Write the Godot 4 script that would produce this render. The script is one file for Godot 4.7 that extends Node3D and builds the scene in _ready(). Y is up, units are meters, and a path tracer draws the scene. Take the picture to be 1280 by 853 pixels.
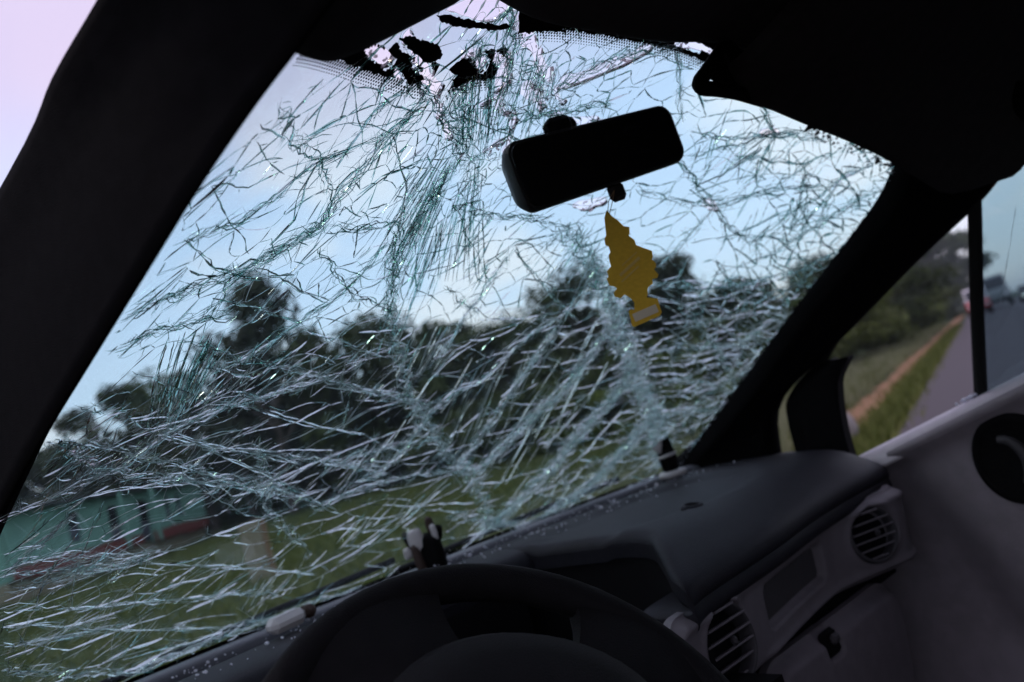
extends Node3D
# A wrecked car seen through the open driver's door: x to the car's right, y up, -z the way the car points; the car's middle stands over the origin.

var rng := RandomNumberGenerator.new()
var M := {}
var car: Node3D
var taken := {}


func _ready():
	rng.seed = 7
	# ---- camera ----
	var cam := Camera3D.new()
	cam.name = "Camera"
	var yaw := deg_to_rad(42.0)
	var pitch := deg_to_rad(6.35)
	var roll := deg_to_rad(16.2)
	var fwd := Vector3(sin(yaw) * cos(pitch), sin(pitch), -cos(yaw) * cos(pitch))
	var right := Vector3(cos(yaw), 0, sin(yaw))
	var up := right.cross(fwd)
	var r2 := right * cos(roll) - up * sin(roll)
	var u2 := up * cos(roll) + right * sin(roll)
	cam.transform = Transform3D(Basis(r2, u2, -fwd), Vector3(-0.75, 1.15, 0))
	cam.near = 0.02
	cam.far = 3000.0
	var lens := CameraAttributesPhysical.new()
	lens.frustum_focal_length = 29.06
	lens.frustum_focus_distance = 0.76
	lens.frustum_near = 0.02
	lens.frustum_far = 3000.0
	lens.exposure_aperture = 4.8
	cam.attributes = lens
	cam.fov = 44.87
	add_child(cam)
	# ---- sky, sun, exposure ----
	var env := Environment.new()
	env.background_mode = Environment.BG_SKY
	var sky := Sky.new()
	var sm := PanoramaSkyMaterial.new()
	sm.panorama = make_sky()
	sm.energy_multiplier = 1.0
	sky.sky_material = sm
	env.sky = sky
	env.tonemap_mode = Environment.TONE_MAPPER_LINEAR
	env.tonemap_exposure = 1.0
	env.fog_enabled = true
	env.fog_density = 0.0004
	env.fog_light_color = Color(0.86, 0.9, 0.95)
	env.sdfgi_enabled = true
	env.ssao_enabled = true
	env.ssil_enabled = true
	var we := WorldEnvironment.new()
	we.name = "WorldEnvironment"
	we.environment = env
	add_child(we)
	var sun := DirectionalLight3D.new()
	sun.name = "Sun"
	sun.light_energy = 0.2
	sun.light_angular_distance = 14.0
	sun.light_color = Color(1.0, 0.94, 0.88)
	sun.shadow_enabled = true
	add_child(sun)
	sun.look_at_from_position(Vector3(-20, 45, -30), Vector3.ZERO)
	# ---- the place ----
	make_materials()
	build_ground()
	build_house()
	build_trees()
	build_far_woods()
	build_roadside()
	build_car_shell()
	build_pillars()
	build_roof()
	build_dashboard()
	build_door()
	build_wheel()
	build_mirror()
	build_windshield()
	build_small_things()


func make_sky() -> ImageTexture:
	var w := 1024
	var h := 512
	var im := Image.create_empty(w, h, false, Image.FORMAT_RGBF)
	var n1 := FastNoiseLite.new()
	n1.seed = 3
	n1.noise_type = FastNoiseLite.TYPE_SIMPLEX_SMOOTH
	n1.frequency = 1.0
	n1.fractal_type = FastNoiseLite.FRACTAL_FBM
	n1.fractal_octaves = 5
	var n2 := FastNoiseLite.new()
	n2.seed = 11
	n2.frequency = 0.55
	n2.fractal_octaves = 3
	for j in h:
		var el := PI * (0.5 - (j + 0.5) / h)
		var y := sin(el)
		var c := cos(el)
		for i in w:
			var a := TAU * (i + 0.5) / w
			var d := Vector3(c * cos(a), y, c * sin(a))
			var t := clampf(y, 0.0, 1.0)
			var low := Vector3(0.86, 0.95, 1.14)
			var mid := Vector3(0.72, 0.85, 1.18)
			var top := Vector3(0.52, 0.56, 0.84)
			var col := low.lerp(mid, smoothstep(0.0, 0.35, t)).lerp(top, smoothstep(0.45, 1.0, t))
			# layered stratocumulus, flattened towards the horizon
			var q := Vector3(d.x, 0, d.z) / (t + 0.32) * 0.8
			var f := n1.get_noise_3d(q.x * 1.5, n2.get_noise_3d(q.x, 3.0, q.z) * 0.8, q.z * 1.5) * 0.5 + 0.5
			var cl := smoothstep(0.43, 0.62, f)
			var warm := n2.get_noise_3d(d.x * 2.0, d.y * 2.0, d.z * 2.0 + 9.0) * 0.5 + 0.5
			var cloud := Vector3(1.06, 1.02, 1.16).lerp(Vector3(1.14, 1.02, 1.02), (1.0 - smoothstep(0.0, 0.3, t)) * warm)
			col = col.lerp(cloud, cl * 0.9)
			col = col.lerp(Vector3(0.95, 0.80, 0.74), (1.0 - smoothstep(0.02, 0.16, t)) * 0.4)
			# higher up, a veil of lavender cloud
			col = col.lerp(Vector3(0.77, 0.66, 0.93), smoothstep(0.30, 0.50, t) * (0.65 + 0.35 * warm))
			if y < 0.0:
				col = Vector3(0.16, 0.17, 0.15)
			im.set_pixel(i, j, Color(col.x, col.y, col.z))
	return ImageTexture.create_from_image(im)


# ---------------------------------------------------------------- helpers

func lin(r: float, g: float, b: float, a := 1.0) -> Color:
	var c := Color(r, g, b).linear_to_srgb()
	c.a = a
	return c


func mat(c: Color, rough := 0.7, metal := 0.0, spec := 0.5) -> StandardMaterial3D:
	var m := StandardMaterial3D.new()
	m.albedo_color = c
	m.roughness = rough
	m.metallic = metal
	m.metallic_specular = spec
	return m


func noise_tex(freq: float, sd: int, normal := false, bump := 4.0, ramp: Gradient = null, size := 512, oct := 4) -> NoiseTexture2D:
	var n := FastNoiseLite.new()
	n.seed = sd
	n.frequency = freq
	n.fractal_octaves = oct
	var t := NoiseTexture2D.new()
	t.width = size
	t.height = size
	t.seamless = true
	t.noise = n
	t.as_normal_map = normal
	t.bump_strength = bump
	if ramp:
		t.color_ramp = ramp
	return t


func ramp2(a: Color, b: Color, at0 := 0.25, at1 := 0.75) -> Gradient:
	var g := Gradient.new()
	g.offsets = PackedFloat32Array([at0, at1])
	g.colors = PackedColorArray([a, b])
	return g


func tri_map(m: StandardMaterial3D, s: float, world := false):
	m.uv1_triplanar = true
	m.uv1_world_triplanar = world
	m.uv1_scale = Vector3(s, s, s)


func grained(c: Color, rough: float, grain_scale: float, strength := 0.5, spec := 0.5) -> StandardMaterial3D:
	var m := mat(Color.WHITE, rough, 0.0, spec)
	m.albedo_texture = noise_tex(0.012, 5, false, 1.0, ramp2(c.darkened(0.05), c.lightened(0.012)), 512, 5)
	m.normal_enabled = true
	m.normal_texture = noise_tex(0.16, 21, true, 3.0, null, 512, 2)
	m.normal_scale = strength
	tri_map(m, grain_scale)
	return m


func make_materials():
	M.pad = grained(lin(0.009, 0.009, 0.0135), 0.6, 5.0, 0.35, 0.28)
	M.strip = grained(lin(0.085, 0.09, 0.11), 0.45, 5.0, 0.3)
	M.trim = grained(lin(0.135, 0.122, 0.138), 0.6, 5.0, 0.3)
	M.trim_dark = grained(lin(0.035, 0.033, 0.038), 0.6, 5.0, 0.35)
	M.door = grained(lin(0.24, 0.21, 0.235), 0.7, 4.0, 0.4)
	M.sill = grained(lin(0.60, 0.55, 0.60), 0.5, 4.0, 0.3)
	M.black = grained(lin(0.006, 0.006, 0.0065), 0.75, 5.0, 0.3, 0.15)
	M.black_soft = mat(lin(0.006, 0.006, 0.007), 0.9, 0, 0.2)
	M.wheel = grained(lin(0.006, 0.0058, 0.0063), 0.7, 7.0, 0.5, 0.2)
	M.hub = grained(lin(0.0065, 0.0065, 0.0072), 0.66, 7.0, 0.45, 0.25)
	M.visor = grained(lin(0.03, 0.03, 0.03), 0.95, 8.0, 0.6, 0.2)
	M.lining = grained(lin(0.045, 0.045, 0.046), 0.95, 8.0, 0.6, 0.2)
	M.pillar = grained(lin(0.0045, 0.0045, 0.005), 0.85, 8.0, 0.5, 0.08)
	M.mirror_case = grained(lin(0.014, 0.014, 0.015), 0.5, 9.0, 0.3, 0.4)
	M.mirror_glass = mat(lin(0.008, 0.008, 0.009), 0.18, 0.0, 0.4)
	M.paint = mat(lin(0.06, 0.05, 0.12), 0.3, 0.2)
	M.paint.clearcoat_enabled = true
	M.rubber = mat(lin(0.010, 0.010, 0.010), 0.8, 0, 0.3)
	# glass
	M.glass = mat(lin(0.80, 0.985, 0.985, 0.0), 0.0)
	M.glass.refraction_enabled = true
	M.glass.refraction_scale = 0.05
	M.crack = mat(lin(0.48, 0.74, 0.69, 0.0), 0.03)
	M.crack.refraction_enabled = true
	M.crack.refraction_scale = 0.05
	M.crush = mat(lin(0.88, 0.965, 0.96), 0.35, 0.0, 0.8)
	M.crush.backlight_enabled = true
	M.crush.backlight = lin(0.7, 0.85, 0.85)
	M.frost = mat(lin(0.74, 0.76, 0.84), 0.3, 0.0, 0.9)
	M.frost.backlight_enabled = true
	M.frost.backlight = lin(0.5, 0.5, 0.55)
	M.milk = mat(lin(0.86, 0.82, 0.90), 0.6)
	M.milk.backlight_enabled = true
	M.milk.backlight = lin(1.0, 0.97, 1.0)
	M.facet = mat(lin(0.92, 0.985, 0.98), 0.22, 1.0)
	M.side_glass = mat(lin(0.40, 0.56, 0.60, 0.0), 0.0)
	M.side_glass.refraction_enabled = true
	M.side_glass.refraction_scale = 0.05
	M.pane = mat(lin(0.02, 0.025, 0.03), 0.08, 0.0, 0.6)
	# small things
	M.yellow = mat(Color.WHITE, 0.75)
	M.yellow.albedo_texture = noise_tex(0.03, 8, false, 1.0, ramp2(lin(0.74, 0.46, 0.03), lin(0.84, 0.54, 0.04)))
	tri_map(M.yellow, 12.0)
	M.pale_print = mat(lin(0.74, 0.52, 0.15), 0.8)
	M.cream = mat(lin(0.72, 0.64, 0.48), 0.8)
	M.white_plastic = mat(lin(0.55, 0.54, 0.55), 0.45)
	M.brown = mat(lin(0.035, 0.018, 0.013), 0.7)
	M.toy_black = mat(lin(0.005, 0.005, 0.0055), 0.7, 0, 0.2)
	M.thread = mat(lin(0.35, 0.22, 0.12), 0.8)
	# outside
	M.asphalt = mat(Color.WHITE, 0.85)
	M.asphalt.albedo_texture = noise_tex(0.09, 31, false, 1.0, ramp2(lin(0.047, 0.037, 0.043), lin(0.064, 0.051, 0.058)), 1024, 5)
	tri_map(M.asphalt, 0.5, true)
	M.ground = mat(Color.WHITE, 0.95, 0, 0.2)
	M.ground.albedo_texture = noise_tex(0.012, 33, false, 1.0, ramp2(lin(0.020, 0.037, 0.012), lin(0.055, 0.076, 0.028)), 1024, 6)
	tri_map(M.ground, 0.09, true)
	M.dirt = mat(Color.WHITE, 0.95, 0, 0.2)
	M.dirt.albedo_texture = noise_tex(0.03, 34, false, 1.0, ramp2(lin(0.20, 0.115, 0.06), lin(0.32, 0.20, 0.12)), 512, 5)
	tri_map(M.dirt, 0.4, true)
	M.leaf = mat(Color.WHITE, 0.75, 0, 0.25)
	M.leaf.vertex_color_use_as_albedo = true
	M.leaf.backlight_enabled = true
	M.leaf.backlight = lin(0.35, 0.42, 0.16)
	M.bark = mat(Color.WHITE, 0.9)
	M.bark.albedo_texture = noise_tex(0.05, 41, false, 1.0, ramp2(lin(0.04, 0.03, 0.022), lin(0.12, 0.10, 0.08)))
	tri_map(M.bark, 1.5)
	M.green_wall = mat(Color.WHITE, 0.9)
	M.green_wall.albedo_texture = noise_tex(0.02, 44, false, 1.0, ramp2(lin(0.14, 0.30, 0.235), lin(0.18, 0.36, 0.28)), 512, 5)
	tri_map(M.green_wall, 0.3)
	M.red_band = mat(lin(0.17, 0.04, 0.03), 0.85)
	M.roof_sheet = mat(lin(0.04, 0.045, 0.045), 0.7)
	M.window_grey = mat(lin(0.07, 0.075, 0.10), 0.5)
	M.window_dark = mat(lin(0.012, 0.014, 0.016), 0.15)
	M.concrete = mat(Color.WHITE, 0.9)
	M.concrete.albedo_texture = noise_tex(0.03, 47, false, 1.0, ramp2(lin(0.20, 0.18, 0.12), lin(0.26, 0.24, 0.16)))
	tri_map(M.concrete, 1.0)
	M.tan = mat(lin(0.22, 0.14, 0.08), 0.9)
	M.pale_stone = mat(lin(0.24, 0.22, 0.21), 0.9)
	M.van_red = mat(lin(0.42, 0.015, 0.02), 0.35)
	M.van_white = mat(lin(0.70, 0.68, 0.70), 0.35)
	M.car_grey = mat(lin(0.22, 0.24, 0.25), 0.35)
	M.car_dark = mat(lin(0.03, 0.035, 0.04), 0.3)
	M.lamp_on = mat(lin(0.9, 0.9, 0.85), 0.3)
	M.lamp_on.emission_enabled = true
	M.lamp_on.emission = lin(1.0, 0.96, 0.88)
	M.lamp_on.emission_energy_multiplier = 1.6
	M.road_paint = mat(lin(0.6, 0.6, 0.58), 0.8)


func p3(a) -> Vector3:                # [x, y, metres ahead] -> point
	return Vector3(a[0], a[1], -a[2])


func numbered(n: String) -> String:
	var k: int = taken.get(n, -1) + 1
	taken[n] = k
	return n if k == 0 else "%s_%03d" % [n, k]


func thing(called: String, label: String, category: String, at := Vector3.ZERO, turn := 0.0, group := "") -> Node3D:
	var o := Node3D.new()
	o.name = numbered(called)
	add_child(o)
	o.position = at
	o.rotation.y = turn
	tag(o, label, category, group)
	return o


func tag(o: Node3D, label: String, category: String, group := ""):
	o.set_meta("label", label)
	o.set_meta("category", category)
	if group:
		o.set_meta("group", group)


func part(called: String, mesh: Mesh, m: Material, parent: Node3D, at := Vector3.ZERO) -> MeshInstance3D:
	var o := MeshInstance3D.new()
	o.name = called
	o.mesh = mesh
	o.material_override = m
	o.position = at
	parent.add_child(o, true)
	return o


func solo(called: String, mesh: Mesh, m: Material, label: String, category: String, at := Vector3.ZERO, group := "") -> MeshInstance3D:
	var o := MeshInstance3D.new()
	o.name = numbered(called)
	o.mesh = mesh
	o.material_override = m
	o.position = at
	add_child(o)
	tag(o, label, category, group)
	return o


func structure(called: String, mesh: Mesh, m: Material) -> MeshInstance3D:
	var o := MeshInstance3D.new()
	o.name = called
	o.mesh = mesh
	o.material_override = m
	add_child(o)
	o.set_meta("kind", "structure")
	return o


class MB:                              # collects flat-shaded triangles
	var v := PackedVector3Array()
	var n := PackedVector3Array()
	var c := PackedColorArray()
	var col := Color.WHITE

	func tri(a: Vector3, b: Vector3, d: Vector3, out: Vector3):
		var k := (b - a).cross(d - a)
		if k.length_squared() < 1e-18:
			return
		if k.dot(out) > 0.0:           # clockwise seen from outside
			var t := b
			b = d
			d = t
			k = -k
		var nn := -k.normalized()
		v.append(a); v.append(b); v.append(d)
		n.append(nn); n.append(nn); n.append(nn)
		c.append(col); c.append(col); c.append(col)

	func quad(a: Vector3, b: Vector3, d: Vector3, e: Vector3, out: Vector3):
		tri(a, b, d, out)
		tri(a, d, e, out)

	func leaf(a: Vector3, b: Vector3, d: Vector3, e: Vector3, nn: Vector3):
		if (b - a).cross(d - a).dot(nn) > 0.0:     # keep the drawn side and the normal together
			var t := b
			b = e
			e = t
		v.append(a); v.append(b); v.append(d)
		v.append(a); v.append(d); v.append(e)
		for i in 6:
			n.append(nn)
			c.append(col)

	func box(x: Transform3D, s: Vector3, bevel := 0.0):
		var h := s * 0.5
		var k := minf(bevel, minf(h.x, minf(h.y, h.z)) * 0.9)
		var f := func(q: Vector3) -> Vector3: return x * q
		for ax in 3:
			var b := (ax + 1) % 3
			var d := (ax + 2) % 3
			for sg in [-1.0, 1.0]:
				var o := Vector3.ZERO
				o[ax] = sg * h[ax]
				var e1 := Vector3.ZERO
				e1[b] = h[b] - k
				var e2 := Vector3.ZERO
				e2[d] = h[d] - k
				quad(f.call(o - e1 - e2), f.call(o + e1 - e2), f.call(o + e1 + e2), f.call(o - e1 + e2), x.basis * o)
		if k <= 0.0:
			return
		for ax in 3:                    # bevelled edges and corners
			var b := (ax + 1) % 3
			var d := (ax + 2) % 3
			for s1 in [-1.0, 1.0]:
				for s2 in [-1.0, 1.0]:
					var p := Vector3.ZERO
					p[b] = s1 * h[b]
					p[d] = s2 * (h[d] - k)
					var q := Vector3.ZERO
					q[b] = s1 * (h[b] - k)
					q[d] = s2 * h[d]
					var e := Vector3.ZERO
					e[ax] = h[ax] - k
					quad(f.call(p - e), f.call(p + e), f.call(q + e), f.call(q - e), x.basis * (p + q))
		for sx in [-1.0, 1.0]:
			for sy in [-1.0, 1.0]:
				for sz in [-1.0, 1.0]:
					var g := Vector3(sx, sy, sz)
					tri(f.call(g * Vector3(h.x, h.y - k, h.z - k)), f.call(g * Vector3(h.x - k, h.y, h.z - k)), f.call(g * Vector3(h.x - k, h.y - k, h.z)), x.basis * g)

	func prism(poly: PackedVector2Array, x: Transform3D, depth: float):    # outline in x, y pushed along -z and +z by half the depth
		var idx := Geometry2D.triangulate_polygon(poly)
		for sg in [-1.0, 1.0]:
			var o := Vector3(0, 0, sg * depth * 0.5)
			for i in range(0, idx.size(), 3):
				tri(x * (Vector3(poly[idx[i]].x, poly[idx[i]].y, 0) + o), x * (Vector3(poly[idx[i + 1]].x, poly[idx[i + 1]].y, 0) + o), x * (Vector3(poly[idx[i + 2]].x, poly[idx[i + 2]].y, 0) + o), x.basis * o)
		var cw := Geometry2D.is_polygon_clockwise(poly)
		for i in poly.size():
			var a := poly[i]
			var b := poly[(i + 1) % poly.size()]
			var e := b - a
			var nn := Vector3(-e.y, e.x, 0) if cw else Vector3(e.y, -e.x, 0)
			var z := Vector3(0, 0, depth * 0.5)
			quad(x * (Vector3(a.x, a.y, 0) - z), x * (Vector3(b.x, b.y, 0) - z), x * (Vector3(b.x, b.y, 0) + z), x * (Vector3(a.x, a.y, 0) + z), x.basis * nn)

	func mesh() -> ArrayMesh:
		var a := []
		a.resize(Mesh.ARRAY_MAX)
		a[Mesh.ARRAY_VERTEX] = v
		a[Mesh.ARRAY_NORMAL] = n
		a[Mesh.ARRAY_COLOR] = c
		var m := ArrayMesh.new()
		m.add_surface_from_arrays(Mesh.PRIMITIVE_TRIANGLES, a)
		return m


func smooth_grid(rows: Array, close_u := false, close_v := false, st: SurfaceTool = null) -> SurfaceTool:
	# rows of points -> one smooth sheet
	if st == null:
		st = SurfaceTool.new()
		st.begin(Mesh.PRIMITIVE_TRIANGLES)
	st.set_smooth_group(0)
	var nv := rows.size()
	var nu: int = rows[0].size()
	for j in (nv if close_v else nv - 1):
		var a: PackedVector3Array = rows[j]
		var b: PackedVector3Array = rows[(j + 1) % nv]
		for i in (nu if close_u else nu - 1):
			var k := (i + 1) % nu
			for q in [a[i], a[k], b[k], a[i], b[k], b[i]]:
				st.add_vertex(q)
	return st


func done(st: SurfaceTool) -> ArrayMesh:
	st.index()
	st.generate_normals()
	return st.commit()


func spline(p: PackedVector3Array, n: int, closed := false) -> PackedVector3Array:
	var out := PackedVector3Array()
	var m := p.size()
	var segs := m if closed else m - 1
	for i in segs:
		var a: Vector3 = p[(i - 1 + m) % m] if closed or i > 0 else p[0] * 2.0 - p[1]
		var b := p[i]
		var c := p[(i + 1) % m]
		var d: Vector3 = p[(i + 2) % m] if closed or i + 2 < m else p[m - 1] * 2.0 - p[m - 2]
		for k in n:
			out.append(b.cubic_interpolate(c, a, d, float(k) / n))
	if not closed:
		out.append(p[m - 1])
	return out


func refine(rows: Array, nu: int, nv: int, closed_u := false, closed_v := false) -> Array:
	var r1 := []
	for r in rows:
		r1.append(spline(PackedVector3Array(r), nu, closed_u) if nu > 1 else PackedVector3Array(r))
	if nv <= 1:
		return r1
	var out := []
	for i in r1[0].size():
		var colm := PackedVector3Array()
		for r in r1:
			colm.append(r[i])
		colm = spline(colm, nv, closed_v)
		for j in colm.size():
			if out.size() <= j:
				out.append(PackedVector3Array())
			var t: PackedVector3Array = out[j]
			t.append(colm[j])
			out[j] = t
	return out


func sheet(rows: Array, thick: Vector3, nu := 4, nv := 4) -> ArrayMesh:
	# a smooth sheet with its back pushed along `thick`
	var g := refine(rows, nu, nv)
	var st := smooth_grid(g)
	var back := []
	for r in g:
		var b := PackedVector3Array()
		for q in r:
			b.append(q + thick)
		back.append(b)
	st.set_smooth_group(1)
	smooth_grid(back, false, false, st)
	var nu2: int = g[0].size() - 1
	var nv2 := g.size() - 1
	for j in nv2:
		for i in [0, nu2]:
			for q in [g[j][i], g[j + 1][i], back[j + 1][i], g[j][i], back[j + 1][i], back[j][i]]:
				st.set_smooth_group(2 + int(i > 0))
				st.add_vertex(q)
	for i in nu2:
		for j in [0, nv2]:
			for q in [g[j][i], g[j][i + 1], back[j][i + 1], g[j][i], back[j][i + 1], back[j][i]]:
				st.set_smooth_group(4 + int(j > 0))
				st.add_vertex(q)
	return done(st)


func lofted(sections: Array, nu := 3, nv := 5, cap := true) -> ArrayMesh:
	# closed sections -> a smooth solid
	var g := refine(sections, nu, nv, true, false)
	var st := smooth_grid(g, true)
	if cap:
		for j in [0, g.size() - 1]:
			st.set_smooth_group(5 + j)
			var mid := Vector3.ZERO
			for q in g[j]:
				mid += q
			mid /= g[j].size()
			for i in g[j].size():
				for q in [mid, g[j][i], g[j][(i + 1) % g[j].size()]]:
					st.add_vertex(q)
	return done(st)


func tube(path: PackedVector3Array, radii: Array, sides := 8, closed := false, flat := 1.0) -> ArrayMesh:
	var rows := []
	var n := path.size()
	var prev := Vector3.UP
	for i in n:
		var t := (path[(i + 1) % n] - path[(i - 1 + n) % n]) if closed or (i > 0 and i < n - 1) else (path[1] - path[0] if i == 0 else path[n - 1] - path[n - 2])
		t = t.normalized()
		var s := t.cross(prev)
		if s.length() < 0.01:
			s = t.cross(Vector3.RIGHT)
		s = s.normalized()
		var u := s.cross(t).normalized()
		prev = u
		var r: float = radii[i % radii.size()]
		var row := PackedVector3Array()
		for k in sides:
			var a := TAU * k / sides
			row.append(path[i] + s * cos(a) * r + u * sin(a) * r * flat)
		rows.append(row)
	if closed:
		rows.append(rows[0])
	var st := smooth_grid(rows, true)
	if not closed:
		for e in [0, n - 1]:
			st.set_smooth_group(7 + e)
			for k in sides:
				for q in [path[e], rows[e][k], rows[e][(k + 1) % sides]]:
					st.add_vertex(q)
	return done(st)


func lathe(profile: Array, x: Transform3D, sides := 24) -> ArrayMesh:   # [radius, height] pairs round the local y axis
	var rows := []
	for p in profile:
		var row := PackedVector3Array()
		for k in sides:
			var a := TAU * k / sides
			row.append(x * Vector3(cos(a) * p[0], p[1], sin(a) * p[0]))
		rows.append(row)
	return done(smooth_grid(rows, true))


func box_mesh(s: Vector3, bevel := 0.0, x := Transform3D()) -> ArrayMesh:
	var b := MB.new()
	b.box(x, s, bevel)
	return b.mesh()


func height_sheet(x0: float, x1: float, y0: float, y1: float, step: float, f: Callable, keep: Callable) -> ArrayMesh:
	# a moulded panel: depth ahead f(x, y) over a grid, only inside the outline keep(x, y) < 0; 12 mm of thickness behind and its rim closed
	var nx := int((x1 - x0) / step)
	var ny := int((y1 - y0) / step)
	var st := SurfaceTool.new()
	st.begin(Mesh.PRIMITIVE_TRIANGLES)
	var on := {}
	for j in ny:
		for i in nx:
			if keep.call(x0 + (x1 - x0) * (i + 0.5) / nx, y0 + (y1 - y0) * (j + 0.5) / ny) < 0.0:
				on[Vector2i(i, j)] = true
	var pt := func(i: int, j: int, back: bool) -> Vector3:
		var x := x0 + (x1 - x0) * i / nx
		var y := y0 + (y1 - y0) * j / ny
		if not (on.has(Vector2i(i, j)) and on.has(Vector2i(i - 1, j)) and on.has(Vector2i(i, j - 1)) and on.has(Vector2i(i - 1, j - 1))):
			var d: float = keep.call(x, y)             # rim points slide on to the outline
			var g := Vector2(keep.call(x + 0.0004, y) - keep.call(x - 0.0004, y), keep.call(x, y + 0.0004) - keep.call(x, y - 0.0004)) / 0.0008
			if g.length() > 0.2:
				g = g.normalized()
				x -= g.x * d
				y -= g.y * d
		var w: float = f.call(x, y)
		return Vector3(x, y, -(w + (0.012 if back else 0.0)))
	for k in on:
		for back in [false, true]:
			st.set_smooth_group(1 if back else 0)
			var a: Vector3 = pt.call(k.x, k.y, back)
			var b: Vector3 = pt.call(k.x + 1, k.y, back)
			var c: Vector3 = pt.call(k.x + 1, k.y + 1, back)
			var d: Vector3 = pt.call(k.x, k.y + 1, back)
			for q in ([a, c, b, a, d, c] if back else [a, b, c, a, c, d]):
				st.add_vertex(q)
		st.set_smooth_group(-1)
		for e in [[Vector2i(-1, 0), 0, 0, 0, 1], [Vector2i(1, 0), 1, 0, 1, 1], [Vector2i(0, -1), 0, 0, 1, 0], [Vector2i(0, 1), 0, 1, 1, 1]]:
			if not on.has(k + e[0]):
				var a: Vector3 = pt.call(k.x + e[1], k.y + e[2], false)
				var b: Vector3 = pt.call(k.x + e[3], k.y + e[4], false)
				var c: Vector3 = pt.call(k.x + e[3], k.y + e[4], true)
				var d: Vector3 = pt.call(k.x + e[1], k.y + e[2], true)
				for q in [a, b, c, a, c, d]:
					st.add_vertex(q)
	return done(st)


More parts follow.
